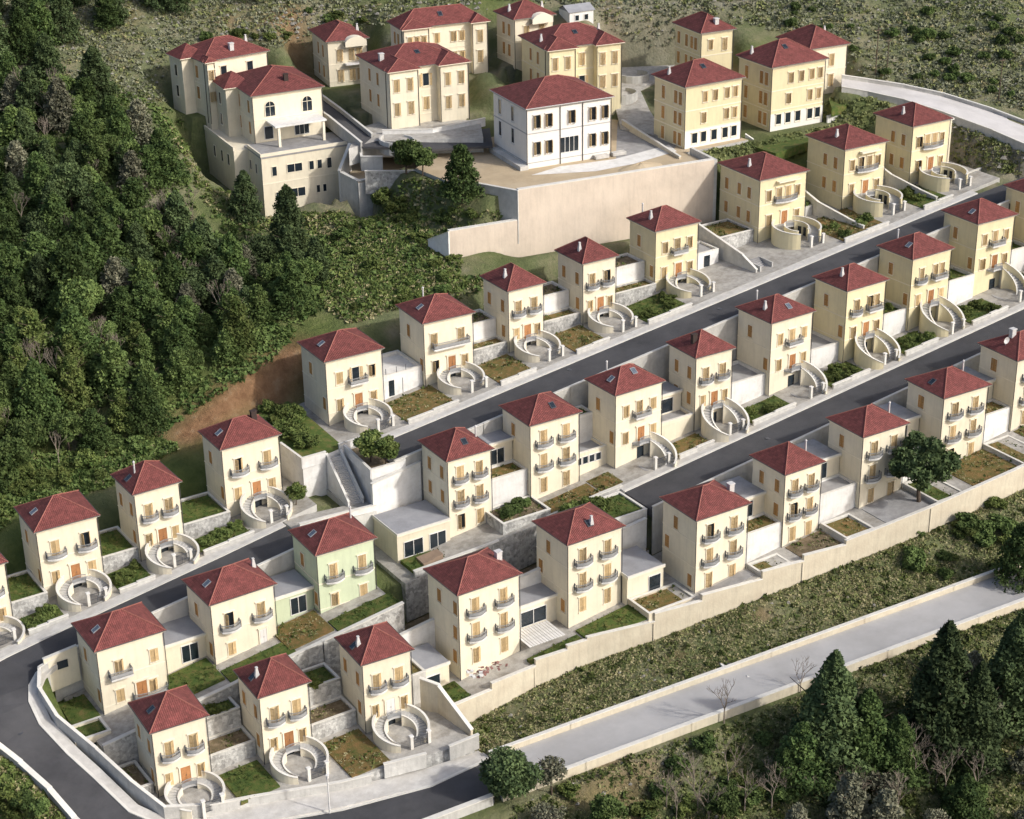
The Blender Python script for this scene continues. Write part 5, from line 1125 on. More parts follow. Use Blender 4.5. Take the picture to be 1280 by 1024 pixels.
# two tall yellow mansions right
mansion('yellow three-storey mansion with white ground floor right of the white mansion', P2, 'plaster_yellow', wins=grid((.35, .53, .74, .89), (1.3,), 'mid', 'half')+grid((.33, .74, .89), (5.0,), 'mid', 'half')+grid((.17, .33, .52, .72, .88), (8.4,), 'mid', 'bare', .06), items=(('chimney', 'left', .7, .25), ('darksky', 'front', .45, .7)), rise=2.9, sidew=((.15, .3, .7), 3), floors=3)
mansion('yellow three-storey mansion with white ground floor above the grass bank', P3, 'plaster_yellow', wins=grid((.36, .56, .76, .92), (1.4,), 'mid', 'half')+grid((.33, .74, .91), (5.1,), 'mid', 'half')+grid((.15, .33, .52, .75, .9), (8.6,), 'mid', 'bare', .06), items=(('chimney', 'left', .8, .25), ('darksky', 'front', .3, .7)), rise=3.2, sidew=((.15, .3, .75), 3), floors=3)
mansion('yellow mansion partly hidden behind the mansion above the grass bank', P4, 'plaster', wins=grid((.6,), (1.4, 5.2), 'tall', 'half'), items=(('darksky', 'front', .35, .6), ('chimney', 'right', .6, .3)), rise=2.8)
mansion('cream mansion with two projecting bays beside the dark parking lane', P5, 'plaster', bays=((.0, .36, 1.5, .6), (.64, 1.0, 1.5, .6)), wins=grid((.09, .26), (1.4, 5.6), 'tall', 'closed' if False else 'half', 1.5)+grid((.74, .91), (1.4, 5.6), 'tall', 'half', 1.5)+((.5, 1.4, 'tall', 'open', 0), (.5, 5.6, 'tall', 'half', 0)), items=(('box', 'left', .35, .25), ('darksky', 'front', .5, .6)), rise=2.6, sidew=((.3, .6), 2))
mansion('cream mansion with two projecting bays behind the white mansion', P6, 'plaster_yellow', bays=((.0, .36, 1.5, .6), (.66, 1.0, 1.5, .6)), wins=grid((.09, .26), (1.4, 5.6), 'tall', 'half', 1.5)+grid((.74, .91), (1.4, 5.6), 'tall', 'half', 1.5)+((.5, 1.4, 'tall', 'half', 0), (.5, 5.6, 'tall', 'open', 0)), items=(('chimney', 'left', .3, .2), ('darksky', 'front', .5, .6), ('chimney', 'right', .5, .3)), rise=2.7, sidew=((.3, .6), 2))
mansion('cream mansion with a window bay and terrace behind the yellow mansions', P7, 'plaster_yellow', bays=(), wins=((.75, 1.4, 'tall', 'half', 0), (.3, 1.4, 'mid', 'half', 0)), items=(('darksky', 'front', .25, .5), ('box', 'front', .6, .35)), rise=2.4, sidew=((.2, .35, .55, .85), 2))
mansion('small cream mansion with arched canopy near the white hut', P8, 'plaster', wins=grid((.3, .7), (1.4, 5.2), 'tall', 'half'), items=(('chimney', 'left', .5, .3), ('chimney', 'right', .5, .2)), gable=(.38, .92, 1.3), rise=2.4)
mansion('wide cream mansion with long red roof below the rocky hill', P9, 'plaster', bays=((.0, .30, .9, .5), (.82, 1.0, 1.2, .5)), wins=grid((.08, .16, .24), (1.4, 5.2), 'mid', 'half', .9)+grid((.42, .62, .72), (1.4, 5.2), 'mid', 'half', 0)+grid((.91,), (1.4, 5.2), 'tall', 'half', 1.2), items=(('darksky', 'front', .5, .6), ('chimney', 'back', .8, .4)), rise=2.6)
mansion('cream mansion with curved canopy and balcony left of the parking lane', P10, 'plaster', wins=grid((.3, .6, .8), (1.6, 5.4), 'tall', 'half'), items=(('chimney', 'right', .4, .2),), gable=(.4, .95, 1.4), rise=2.3)
T11 = mansion('cream mansion with arched upper windows at the forest edge', P11, 'plaster', bays=((.0, .12, 1.0, .3),), wins=grid((.06,), (1.4, 5.3), 'mid', 'half', 1.0)+((.3, 1.3, 'tall', 'bare', 0), (.72, 1.3, 'tall', 'bare', 0)), items=(('box', 'front', .5, .35), ('chimney', 'right', .6, .3)), rise=2.6)
def side_bay(t, W_, D_, H, y0, y1, dep, rise):
    MB().box(-dep, y0, -9, -.005, y1, H-.004).build('side_bay', 'plaster', t); m = MB(); hip(m, -dep-.5, y0-.5, 3.0, y1+.5, H+.13, rise, .5); r = m.build('side_bay_roof', 'roof', t, uv=True); MB().box(-dep-.5, y0-.5, H+.003, -.5, y1+.5, H+.126).build('eave_board', 'trim', r)
    for tp in (1.4, 5.2): window(t, 'side', (-dep, (y0+y1)/2, H-tp-2.0), -math.pi/2, 'bare')
side_bay(T11[0], T11[1], T11[2], T11[3], T11[2]*.45, T11[2]-.4, 2.2, 2.0)
t, W_, D_, H = mansion('big cream villa with balcony canopy and basement storeys above the forest', P12, 'plaster', wins=(), items=(('dark', 'front', .6, .4),), rise=2.8, sidew=((.15, .5), 2))
def arch(parent, x, y, z, w, h, rz=0):
    f = MB(); n = 10; out = []; inn_ = []
    for i in range(n+1):
        an = math.pi*i/n; out.append((math.cos(an)*(w/2+.14), h-w/2+math.sin(an)*(w/2+.14))); inn_.append((math.cos(an)*w/2, h-w/2+math.sin(an)*w/2))
    g_ = MB(); g_.poly([(-w/2, -.03, 0), (w/2, -.03, 0)]+[(p[0], -.03, p[1]) for p in inn_])
    for i in range(n): f.poly([(out[i][0], -.1, out[i][1]), (out[i+1][0], -.1, out[i+1][1]), (inn_[i+1][0], -.1, inn_[i+1][1]), (inn_[i][0], -.1, inn_[i][1])]); f.poly([(out[i][0], 0, out[i][1]), (out[i+1][0], 0, out[i+1][1]), (out[i+1][0], -.1, out[i+1][1]), (out[i][0], -.1, out[i][1])])
    for s in (-1, 1): f.box(min(s*w/2, s*(w/2+.14)), -.1, 0, max(s*w/2, s*(w/2+.14)), 0, h-w/2)
    f.box(-.035, -.07, 0, .035, -.03, h); f.box(-w/2, -.07, h-w/2-.04, w/2, -.03, h-w/2+.04)
    o = f.build('arched_window', 'trim', parent); o.location = (x, y, z); o.rotation_euler = (0, 0, rz); g_.build('pane', 'glass', o); return o
side_bay(t, W_, D_, H, D_*.5, D_-.4, 2.4, 2.0)
for f in (.24, .78): arch(t, f*W_, 0, H-3.9, 1.75, 2.6)
glazed(t, .68*W_, 0, H-7.9, 2.6, 2.2, 3); glazed(t, .2*W_, 0, H-7.9, 1.5, 2.2, 1)
dz = H-8.4                                                         # deck level
MB().box(-2.0, -8.2, dz-11, W_+1.6, -.01, dz-.3).build('basement', 'plaster', t); MB().box(-4.6, -1.5, dz-9, -.01, D_, dz-.3).build('basement_wing', 'plaster', t)
MB().box(-2.1, -8.3, dz-.3, W_+1.7, -.01, dz-.0).build('deck', 'concrete_floor', t)
rl = MB(); rl.box(-2.15, -8.35, dz, W_+1.75, -8.1, dz+.55); rl.box(-2.15, -8.1, dz, -1.9, -1.5, dz+.55); rl.box(-4.7, -1.6, dz-.3, -4.4, D_, dz+.4); rl.build('parapet', 'trim', t)
cn = MB(); cn.box(2.2, -4.4, H-4.9, W_*.92, -.01, H-4.6); c_ = cn.build('canopy', 'trim_white', t)
for x in (3.0, W_*.88): MB().box(x-.22, -4.2, dz, x+.22, -3.75, H-4.9).build('column', 'trim', t)
for x, w, n, zz, h in ((3.9, 2.7, 2, dz-3.4, 1.4), (7.0, .8, 1, dz-3.5, 1.5), (8.5, .8, 1, dz-3.5, 1.5), (10.3, .8, 1, dz-3.7, 1.8), (.2, .8, 1, dz-3.6, 1.6), (4.2, 2.7, 2, dz-7.9, 1.5), (8.0, .6, 1, dz-7.8, 1.3), (9.2, .6, 1, dz-7.8, 1.3), (.5, .6, 1, dz-8.0, 1.4)): glazed(t, x, -8.2, zz, w, h, n, 'trim')
for y, zz in ((-5.5, dz-3.6), (-2.6, dz-3.6)): glazed(t, -2.0, y, zz, .8, 1.7, 1, 'trim', -math.pi/2)
for y, zz in ((1.5, dz-3.6), (5, dz-3.8), (9, dz-4)): glazed(t, -4.6, y, zz, 1.0, 2.0, 1, 'trim', -math.pi/2)
cb = MB(); cb.box(-2.05, -8.26, dz-5.0, W_+1.65, -8.2, dz-4.8); cb.build('cornice', 'trim', t)
wpx('grey concrete wall stepping down right of the big villa', [(424, 214, 93.2), (447, 226, 92.6), (498, 219, 92.8)], 8, 'pale_wall', .5)
wpx('grey wall edge running back beside the big villa deck', [(437, 180, 97.2), (424, 214, 93.4)], 6, 'pale_wall', .4)
# hut
hp = GG(712, 33); t = thing('white_hut', 'small white metal-clad hut with pale roof at the top of the site', 'hut', (hp.x, hp.y, ground(hp.x, hp.y)-.3), -.1)
MB().box(0, 0, -1, 5.2, 4.2, 2.6).build('wall', 'trim_white', t)
rm = MB(); rm.poly([(-.3, -.3, 2.6), (5.5, -.3, 2.6), (5.5, 2.1, 3.6), (-.3, 2.1, 3.6)]); rm.poly([(-.3, 2.1, 3.6), (5.5, 2.1, 3.6), (5.5, 4.5, 2.6), (-.3, 4.5, 2.6)]); rm.poly([(5.2, 0, 2.6), (5.2, 4.2, 2.6), (5.2, 2.1, 3.5)]); rm.poly([(0, 4.2, 2.6), (0, 0, 2.6), (0, 2.1, 3.5)])
rm.build('roof', 'flat_roof', t); glazed(t, 1.6, 0, .9, .8, 1.0, 1); glazed(t, 3.6, 0, .9, .8, 1.0, 1)

# mansion surroundings
for pts, zz, m_ in (([(770, 196), (772, 152), (790, 147), (846, 181), (840, 190), (770, 206)], 95.012, 'concrete_floor'), ([(664, 219), (700, 208), (768, 199), (836, 181), (846, 189), (792, 205), (745, 214)], 95.024, 'trim_white')):
    q = [G(x, y, zz) for x, y in pts]; tag(MB().poly(q[::-1] if sum(q[k].x*q[(k+1) % len(q)].y-q[(k+1) % len(q)].x*q[k].y for k in range(len(q))) < 0 else q).build('forecourt', m_), kind='structure')
for (x, y, l) in ((745, 200, 'left'), (767, 196, 'right')):
    p = G(x, y, 95.1); t = thing('timber_stack', l+' stack of pale timber on the white mansion forecourt', 'timber stack', p, -.1)
    pm = MB().box(0, 0, 0, 2.6, .34, .16).mesh('plank', 'kerb')
    for i in range(3):
        for j in range(3): link('plank', pm, t, (random.uniform(-.1, .1), j*.4, .02+i*.19))
p = G(800, 210, 95.0); m_ = MB(); n = 16
for i in range(n):
    for j in range(4):
        a0, a1 = 2*math.pi*i/n, 2*math.pi*(i+1)/n; r0_, r1_ = 4.4*j/4, 4.4*(j+1)/4
        hh = lambda r, q: .9*(1-(r/4.4)**1.3)*(1+.12*math.sin(q*3))
        m_.poly([(r0_*math.cos(a0), r0_*math.sin(a0)*.5, hh(r0_, a0)), (r1_*math.cos(a0), r1_*math.sin(a0)*.5, hh(r1_, a0)), (r1_*math.cos(a1), r1_*math.sin(a1)*.5, hh(r1_, a1)), (r0_*math.cos(a1), r0_*math.sin(a1)*.5, hh(r0_, a1))])
o = m_.build('sand_heap', 'sand'); o.location = p; tag(o, 'low heap of tan sand behind the huge beige wall', 'sand heap', kind=None)
def pxwall(label, pts, h=1.0, m='pale_wall', th=.3): return wpx(label, pts, h, m, th, 'garden_wall')
for q_, l_ in ((0, 'uphill'), (1, 'downhill')): parapet('low pale parapet on the %s side of the dark parking lane' % l_, [(p[0], p[1], p[2]) for p in side(TOPROAD, q_)][:3], .7, below=1.5)
pxwall('white front wall of the bay-fronted mansion terrace', [(478, 163, 98.3), (540, 168-6, 98.2), (606, 148, 98.3)], 1.4, 'trim_white')
pxwall('pale wall below the lane left of the olive-green tree', [(448, 178, 97.0), (452, 196, 96.2), (478, 196, 96.2)], 2.5)
pxwall('grey wall below the round-crowned tree', [(456, 214, 94.6), (500, 214, 94.4), (560, 212, 94.4)], 4, 'stone_wall')
pxwall('white wall of the grass bank between the yellow mansions and the street', [(778, 150, 96.4), (850, 196, 95.4)], 1.6, 'beige_wall')
pxwall('white sloping wall between the two yellow mansions', [(932, 168, 95.6), (958, 186, 93.4), (972, 198, 91.5)], 3)
t_ = pxwall('pale blue-white wall right of the yellow mansion above the grass bank', [(1034, 146, 96.6), (1104, 128, 97.4)], 3.2, 'trim_white')
pxwall('pale blue-white wall left of the seventh upper street house', [(966, 182, 93.0), (1006, 172, 93.4)], 3.0, 'trim_white')
pxwall('white wall of the asphalt yard right of the last upper street house', [(1170, 232, 89.4), (1232, 208, 90.4), (1290, 232, 88.6)], 1.2)
for pts, zz, l in (([(812, 192), (860, 200), (940, 184), (905, 186), (860, 192)], 94.4, 'below the left yellow mansion'), ([(938, 182), (970, 192), (1065, 158), (1040, 148), (966, 168)], 94.9, 'below the right yellow mansion'), ([(1036, 124), (1040, 136), (1100, 120), (1080, 112)], 98.2, 'behind the pale blue-white wall')):
    q = gp(pts, zz); ar = sum(q[k][0]*q[(k+1) % len(q)][1]-q[(k+1) % len(q)][0]*q[k][1] for k in range(len(q)))
    if ar < 0: q = q[::-1]
    tag(MB().prism(q, zz-1.5, zz).build('grass_bank', 'lawn'), 'sloping green grass bank '+l, 'grass bank')
for c, zz, R_ in (((496, 178), 97.4, 2.8), ((790, 95), 98.6, 3.0), ((775, 118), 97.8, 3.0), ((565, 92), 100.5, 2.6)):
    p = G(c[0], c[1], zz); m_ = MB(); n = 18
    for i in range(n-4):
        a0, a1 = 2*math.pi*i/n+2.0, 2*math.pi*(i+1)/n+2.0
        q = [(R_*math.cos(a0), R_*math.sin(a0)), ((R_+.3)*math.cos(a0), (R_+.3)*math.sin(a0)), ((R_+.3)*math.cos(a1), (R_+.3)*math.sin(a1)), (R_*math.cos(a1), R_*math.sin(a1))]; m_.prism(q, -1.5, .9-.03*i)
    o = m_.build('curved_wall', 'pale_wall'); o.location = p; tag(o, {496: 'round pale garden wall in front of the bay-fronted mansion', 790: 'round pale wall with dark planting near the window-bay mansion', 775: 'curved pale ramp wall behind the white mansion', 565: 'curved pale stair wall of the wide cream mansion'}[c[0]], 'wall')
# red rubble by the wall
p = G(610, 838, 59.4); t = thing('rubble_pile', 'pile of broken red tiles and white bags beside the first house above the beige wall', 'rubble', p)
for i in range(40):
    o = MB().box(-.22, -.15, 0, .22, .15, .06).mesh('broken_tile', 'rubble') if i == 0 else None
    if i == 0: bm_ = o; wm_ = MB().box(-.25, -.2, 0, .25, .2, .2).mesh('bag', 'trim_white')
    if i % 5: q = link('broken_tile', bm_, t, (random.uniform(-2.6, 2.6), random.uniform(-.9, .9), random.uniform(0, .35))); q.rotation_euler = (random.uniform(-.6, .6), random.uniform(-.6, .6), random.uniform(0, 3))
    else: link('bag', wm_, t, (random.uniform(-2.8, -1), random.uniform(-.9, .9), random.uniform(0, .2)), random.uniform(0, 3))
p = G(584, 934, 55.2); t = thing('motorbike', 'dark motorbike parked by the wall at the road junction', 'motorbike', p, .4)
for x in (-.65, .65):
    w = MB()
    for i in range(14): a0, a1 = 2*math.pi*i/14, 2*math.pi*(i+1)/14; w.tube((x+.3*math.cos(a0), 0, .32+.3*math.sin(a0)), (x+.3*math.cos(a1), 0, .32+.3*math.sin(a1)), .06, k=5)
    w.build('wheel', 'metal', t)
b = MB(); b.tube((-.65, 0, .32), (-.1, 0, .7), .07); b.tube((.65, 0, .32), (.45, 0, .95), .05); b.tube((-.1, 0, .7), (.45, 0, .85), .14, .1); b.box(-.25, -.15, .3, .25, .15, .62); b.build('frame', 'metal', t)
MB().box(-.6, -.13, .75, .05, .13, .87).build('seat', 'pipe', t); MB().tube((.42, -.35, 1.02), (.42, .35, 1.02), .03).build('handlebar', 'railing', t)
for (x, y, l) in ((935, 850, 'left'), (905, 836, 'right')):
    p = GG(x, y); t = thing('dumped_slab', l+' pale broken slab lying on the scrub slope by the concrete road', 'debris', p, random.random()); o = MB().box(-.9, -.5, 0, .9, .5, .25).build('slab', 'trim_white', t); o.rotation_euler = (.3, .2, .4); MB().box(-.3, -.9, .05, .5, -.4, .4).build('chunk', 'metal', t)

dc = MB().tube((0, 0, -.05), (0, 0, .03), .42, .42, 12).mesh('cover', 'metal')
for x, y, z, l in ((712, 462, None, 'round iron manhole cover in the higher asphalt road, left half'), (900, 386, None, 'round iron manhole cover in the higher asphalt road, right half'), (960, 548, None, 'round iron manhole cover in the second asphalt road'), (255, 722, None, 'round iron manhole cover in the left asphalt road'), (40, 905, None, 'round iron manhole cover in the hairpin bend')):
    zf_ = {712: zA, 900: zA, 960: zB, 255: zD, 40: None}[x]; q = G(x, y, 79 if zf_ is zA else 70)
    for _ in range(6): q = G(x, y, (zf_(q.x)-.05) if zf_ else 60.9)
    if x == 40: q = Vector((50.0, 190.3, 60.92))
    tag(link('manhole_cover', dc, None, (q.x, q.y, q.z)), l, 'manhole cover')
# thin poles and utility poles
for (x, y, z, h, l) in ((1248, 128, None, 8, 'slim utility pole beside the pale upper right road'), (1094, 98, None, 9, 'thin wooden pole on the scrub hillside left of the upper right road'), (1108, 96, None, 7, 'short wooden pole on the scrub hillside'), (412, 1012, 55.0, 4.5, 'white lamp post at the gate of the second bottom row house')):
    p = GG(x, y) if z is None else G(x, y, z); t = thing('utility_pole' if 'lamp' not in l else 'lamp_post', l, 'pole', p); MB().tube((0, 0, -.5), (0, 0, h), .11, .07, 7).build('pole', 'bark' if 'lamp' not in l else 'trim_white', t)
    if 'lamp' in l: MB().tube((0, 0, h), (0, 0, h+.45), .16, .22, 8).build('lantern', 'trim_white', t)
    else: MB().box(-.7, -.05, h-.6, .7, .05, h-.45).build('crossarm', 'bark', t)
for i, (x, y) in enumerate(((575, 541), (318, 548+0), (645, 505), (708, 470), (778, 444), (912, 402))):
    pass

# ------------------------------------------------------------------ trees
def at(x, y, z=None): return GG(x, y) if z is None else G(x, y, z)
tree('stone_pine', at(1149, 622, zC(177)+.5), 1.12, 'dark umbrella pine in a walled bed between the houses above the beige wall', sz=1.0)
tree('olive0', at(508, 218), .85, 'round-crowned dark green tree left of the pair beside the parking lane'); tree('olive2', at(528, 222), .72, 'smaller round-crowned tree right of the pair beside the parking lane')
tree('pine1', at(578, 262), .95, 'sparse tall pine left of the huge beige wall'); tree('dark1', at(308, 275), .85, 'dark conifer against the basement of the big villa, left one'); tree('dark2', at(363, 322), 1.0, 'dark conifer below the basement of the big villa, right one')
for x_, y_, k_, s_, l_ in ((1035, 962, 'tall0', 1.12, 'very tall dark conifer standing below the concrete road'), (1078, 968, 'tall1', .85, 'dark conifer right of the very tall conifer below the road'), (1118, 985, 'tall1', .72, 'olive green pine between the tall conifers at lower right'), (1172, 940, 'tall0', 1.15, 'broad dark conifer in the lower right wood'), (1215, 955, 'tall0', .85, 'dark conifer rising at the right of the lower right wood'), (1262, 905, 'tall0', 1.0, 'tall dark conifer at the right edge of the photo'), (1000, 985, 'pine3', .95, 'smaller pine left of the very tall conifer')): tree(k_, GG(x_, y_), s_, l_)
tree('olived', at(640, 1000), .92, 'dense dark tree overhanging the road junction', sz=1.0); tree('grey0', at(690, 1000), .75, 'small grey-green tree right of the dense tree at the junction')
tree('bright0', (108.5, 207.5, 73.8), .95, 'bushy light green conifer beside the public staircase'); tree('bright1', (109.6, 205.2, 73.8), .8, 'second bushy green tree at the dead end of the higher road')
tree('bright1', G(370, 632, 69.4), .62, 'small round green tree by the white wall right of the left row', sz=.9)
tree('pine2', at(1272, 730), .9, 'dark pine overhanging the concrete road at the right edge')
for i, (x, y, s) in enumerate(((905, 905, 1.0), (1130, 985, 1.2), (1160, 990, .9), (398, 740, .45), (1180, 1000, 1.0), (1000, 870, .7), (215, 300, 1.0))):
    p = at(x, y) if i != 3 else G(x, y+14, 61.5); t = thing('bare_tree', ['bare leafless tree rising against the concrete road', 'tall pale leafless tree in the bottom right thicket', 'lower pale leafless tree in the bottom right thicket', 'tiny bare tree above the stone wall by the green house', 'spreading pale leafless tree at the bottom right edge', 'thin bare sapling beside the concrete road', 'bare grey tree inside the left forest'][i], 'tree', p, random.random()*6); t.scale = (s, s, s); link('branches', BARE[i % 3], t)
LATE_BARE = True
def inpoly(P_, x, y):
    c = False; n = len(P_)
    for i in range(n):
        x0, y0 = P_[i]; x1, y1 = P_[(i+1) % n]
        if (y0 > y) != (y1 > y) and x < (x1-x0)*(y-y0)/(y1-y0)+x0: c = not c
    return c
FOREST = [(-90, 110), (60, 118), (120, 128), (155, 155), (200, 190), (222, 225), (228, 268), (290, 322), (330, 335), (395, 338), (415, 365), (370, 408), (325, 428), (250, 480), (200, 528), (150, 560), (60, 592), (-90, 630)]
TOPWOOD = [(-90, -90), (560, -90), (510, -12), (380, -6), (290, 0), (200, 22), (130, 40), (70, 62), (60, 110), (-90, 110)]
BOTWOOD = [(655, 1040), (760, 1020), (870, 985), (960, 975), (1040, 975), (1150, 900), (1240, 850), (1380, 780), (1380, 1110), (600, 1110)]
KINDS = {'m': ('feathery light green pine in the dense forest on the left', 'feathery pines in the left forest'), 'p': ('olive green pine tree in the dense forest on the left', 'pines in the left forest'), 'd': ('dark conifer in the dense forest on the left', 'dark conifers in the left forest'), 'o': ('rounded olive green tree in the dense forest on the left', 'rounded trees in the left forest'), 'b': ('bright green tree at the lower edge of the left forest', 'bright trees in the left forest'), 'g': ('thin grey-green tree in the left forest', 'grey trees in the left forest')}
def forest(poly, step, bag, where, smin, smax, skip=None, maxn=400, zlo=None):
    n = 0; L = []
    for uu in np.arange(20, 330, step):
        for vv in np.arange(95, 470, step):
            u, v = uu+random.uniform(-.45, .45)*step, vv+random.uniform(-.45, .45)*step; z = ground(u, v); x, y = PX((u, v, z))
            if inpoly(poly, x, y): L.append((u, v, z, x, y))
    random.shuffle(L)
    for u, v, z, x, y in L[:maxn]:
        kd = random.choice(bag(x, y)); l, g_ = KINDS[kd[0]]; sc_ = random.uniform(smin, smax)**1.0*random.choice([.85, 1, 1.12])
        xs_ = sorted([q[0] for q in poly]); ys_ = sorted([q[1] for q in poly]); a0_, a1_, b0_, b1_ = max(xs_[0], 0), min(xs_[-1], 1280), max(ys_[0], 0), min(ys_[-1], 1024)
        col_ = ['left', 'middle', 'right'][min(2, max(0, int(3*(x-a0_)/(a1_-a0_))))]; row_ = ['top', 'upper', 'centre', 'lower', 'bottom'][min(4, max(0, int(5*(y-b0_)/(b1_-b0_))))]
        tree(kd, (u, v, z-.1), sc_, ('tall ' if sc_ > (smin+smax)/2 else 'low ')+l.replace('in the dense forest on the left', where).replace('at the lower edge of the left forest', where)  .replace('in the left forest', where)+', %s %s part' % (row_, col_), g_.replace('in the left forest', where))
    return len(L)
nf = forest(FOREST, 4.5, lambda x, y: ['pine0', 'pine1', 'pine2', 'pine3', 'olive0', 'olive1', 'olive2', 'dark0', 'dark1', 'olived', 'mixed0', 'mixed1', 'pine3'] if y < 420 else ['pine1', 'mixed2', 'olive1', 'mixed0', 'pine3', 'mixed2', 'pine0'], 'in the dense forest on the left', .62, 1.05, maxn=290)
nf2 = forest(TOPWOOD, 6.2, lambda x, y: ['dark0', 'dark1', 'dark2', 'pine3', 'pine0'], 'in the dark wood at the top left', .8, 1.1, maxn=120)
nf3 = forest(BOTWOOD, 6.6, lambda x, y: ['dark0', 'mixed1', 'grey1', 'olive0', 'grey0', 'mixed1', 'pine3', 'olive2'], 'in the thicket below the concrete road', .55, .95, maxn=120)
for i in range(26):
    while True:
        x, y = random.uniform(700, 1290), random.uniform(880, 1040)
        if inpoly(BOTWOOD, x, y): break
    sc_ = random.uniform(.6, 1.0); t = thing('bare_tree', ('tall' if sc_ > .8 else 'short')+' bare brownish tree in the lower right thicket, %s part' % ['left', 'middle', 'right'][min(2, int((x-700)/197))], 'tree', GG(x, y), random.random()*6, 'bare trees in the lower right thicket'); t.scale = (sc_, sc_, sc_); link('branches', BARE[i % 3], t)
for i in range(34):
    while True:
        x, y = random.uniform(0, 460), random.uniform(90, 590)
        if inpoly(FOREST, x, y): break
    p = GG(x, y); sc_ = random.uniform(.75, 1.15); t = thing('bare_tree', ('tall' if sc_ > .95 else 'short')+' bare grey tree in the left forest, %s %s part' % (['upper', 'middle', 'lower'][min(2, int((y-90)/167))], ['left', 'middle', 'right'][min(2, int(x/154))]), 'tree', p, random.random()*6, 'bare grey trees in the left forest'); t.scale = (sc_*.8, sc_*.8, sc_); link('branches', BARE[i % 3], t)
print('trees', nf, nf2, nf3)
# bushes on the slopes
def bushes(poly, n, where, s, idx):
    xs = [p[0] for p in poly]; ys = [p[1] for p in poly]; c = 0
    while c < n:
        x, y = random.uniform(min(xs), max(xs)), random.uniform(min(ys), max(ys))
        if not inpoly(poly, x, y): continue
        p = GG(x, y); q_ = random.uniform(*s); bush((p.x, p.y, p.z-.15), q_, ('big ' if q_ > (s[0]+s[1])/2 else 'small ')+'leafy bush '+where+', '+['left', 'middle', 'right'][min(2, max(0, int(3*(x-max(min(xs), 0))/(min(max(xs), 1280)-max(min(xs), 0)))))]+' part', 'bushes '+where, random.choice(idx)); c += 1
bushes([(430, 275), (470, 262), (600, 262), (640, 290), (585, 300), (570, 345), (600, 360), (500, 385), (440, 400), (420, 350)], 30, 'on the green slope left of the beige wall', (.5, 1.25), (1, 1, 2, 0))
bushes([(-20, 600), (190, 548), (215, 565), (130, 600), (20, 640), (-20, 665)], 30, 'on the bank behind the left row of houses', (.7, 1.5), (0, 1, 2))
bushes([(700, 1000), (880, 940), (1000, 930), (1280, 780), (1280, 1024), (700, 1024)], 40, 'in the thicket below the concrete road', (.8, 1.6), (0, 2))
bushes([(1060, 680), (1280, 610), (1280, 700), (1150, 740)], 26, 'at the right end of the scrub slope', (.6, 1.4), (0, 2))
bushes([(-30, 950), (10, 965), (70, 1030), (-30, 1030)], 10, 'outside the hairpin bend', (.7, 1.3), (0, 2))
bushes([(860, 15), (1290, 10), (1290, 130), (1190, 110), (1075, 92), (1060, 50), (940, 25)], 40, 'on the scrub hillside at the upper right', (.5, 1.1), (2, 2))
bushes([(230, 60), (380, 20), (480, 15), (470, 30), (380, 40), (350, 60)], 14, 'on the rocky ground at the top left', (.6, 1.2), (0, 2))
for (x, y, s) in ((480, 262, 1.9), (497, 268, 1.7), (160, 700, 1.0), (335, 520, 1.2), (350, 535, 1.3), (362, 548, 1.1)):
    p = GG(x, y); bush((p.x, p.y, p.z), s, 'large dark bush by the walls below the big villa' if y < 300 else 'dense green shrub on the garden bank behind the left row', 'large garden shrubs', 0)

# ------------------------------------------------------------------ scrub, grass and stones (nobody could count them)
def scatter(name, regions, m, size, tri, height=1.0, label=None, clear=True):
    C = []
    for poly, n in regions:
        xs = [p[0] for p in poly]; ys = [p[1] for p in poly]
        # sample on the ground in (u,v)
        cor = [GG(min(max(x, -60), 1500), max(y, -60)) for x, y in poly]; us_ = [c.x for c in cor]; vs_ = [c.y for c in cor]
        U = rng.uniform(min(us_), max(us_), n*4); Vv = rng.uniform(min(vs_), max(vs_), n*4); k = 0
        i0 = np.clip(np.searchsorted(GU, U)-1, 0, len(GU)-2); j0 = np.clip(np.searchsorted(GV, Vv)-1, 0, len(GV)-2)
        a = (U-GU[i0])/(GU[i0+1]-GU[i0]); b = (Vv-GV[j0])/(GV[j0+1]-GV[j0])
        Z = (ZZ[j0, i0]*(1-a)+ZZ[j0, i0+1]*a)*(1-b)+(ZZ[j0+1, i0]*(1-a)+ZZ[j0+1, i0+1]*a)*b
        Dx = np.stack([U, Vv, Z-CAM_H], -1); w = Dx@np.array(fw); X = 640+FPX*(Dx@np.array(rt))/w; Y = 512-FPX*(Dx@np.array(up))/w
        ins = np.zeros(len(U), bool); P_ = poly
        for i in range(len(P_)):
            x0, y0 = P_[i]; x1, y1 = P_[(i+1) % len(P_)]
            ins ^= ((y0 > Y) != (y1 > Y)) & (X < (x1-x0)*(Y-y0)/((y1-y0)+1e-12)+x0)
        pt = np.stack([U, Vv, Z], -1)[ins]
        if clear:
            near = np.zeros(len(pt), bool)
            for (nm, P2, zf, *_r) in PATCH: near |= poly_dist(P2, pt[:, 0], pt[:, 1]) < .35
            pt = pt[~near]
        dens = vnoise(pt[:, 0], pt[:, 1], 5, 5)+vnoise(pt[:, 0], pt[:, 1], 2.2, 6)*.6
        pt = pt[dens > rng.uniform(-.7, .5, len(pt))][:n]; C.append(pt)
    C = np.concatenate(C); s = size*(.5+rng.random(len(C))**1.5*1.3)
    Q = np.repeat(C, tri, 0); S = np.repeat(s, tri)[:, None]; d = rng.normal(size=(len(Q), 3)); d /= np.linalg.norm(d, axis=1)[:, None]; d[:, 2] = np.abs(d[:, 2])*height
    T = leaf_tris(Q+d*S*.8, 1.0, .2); cen = T.mean(1, keepdims=True); T = cen+(T-cen)*(S*.75)[:, :, None]
    o = link(name, tri_mesh(name, T, m)); tag(o, label, kind='stuff'); return o
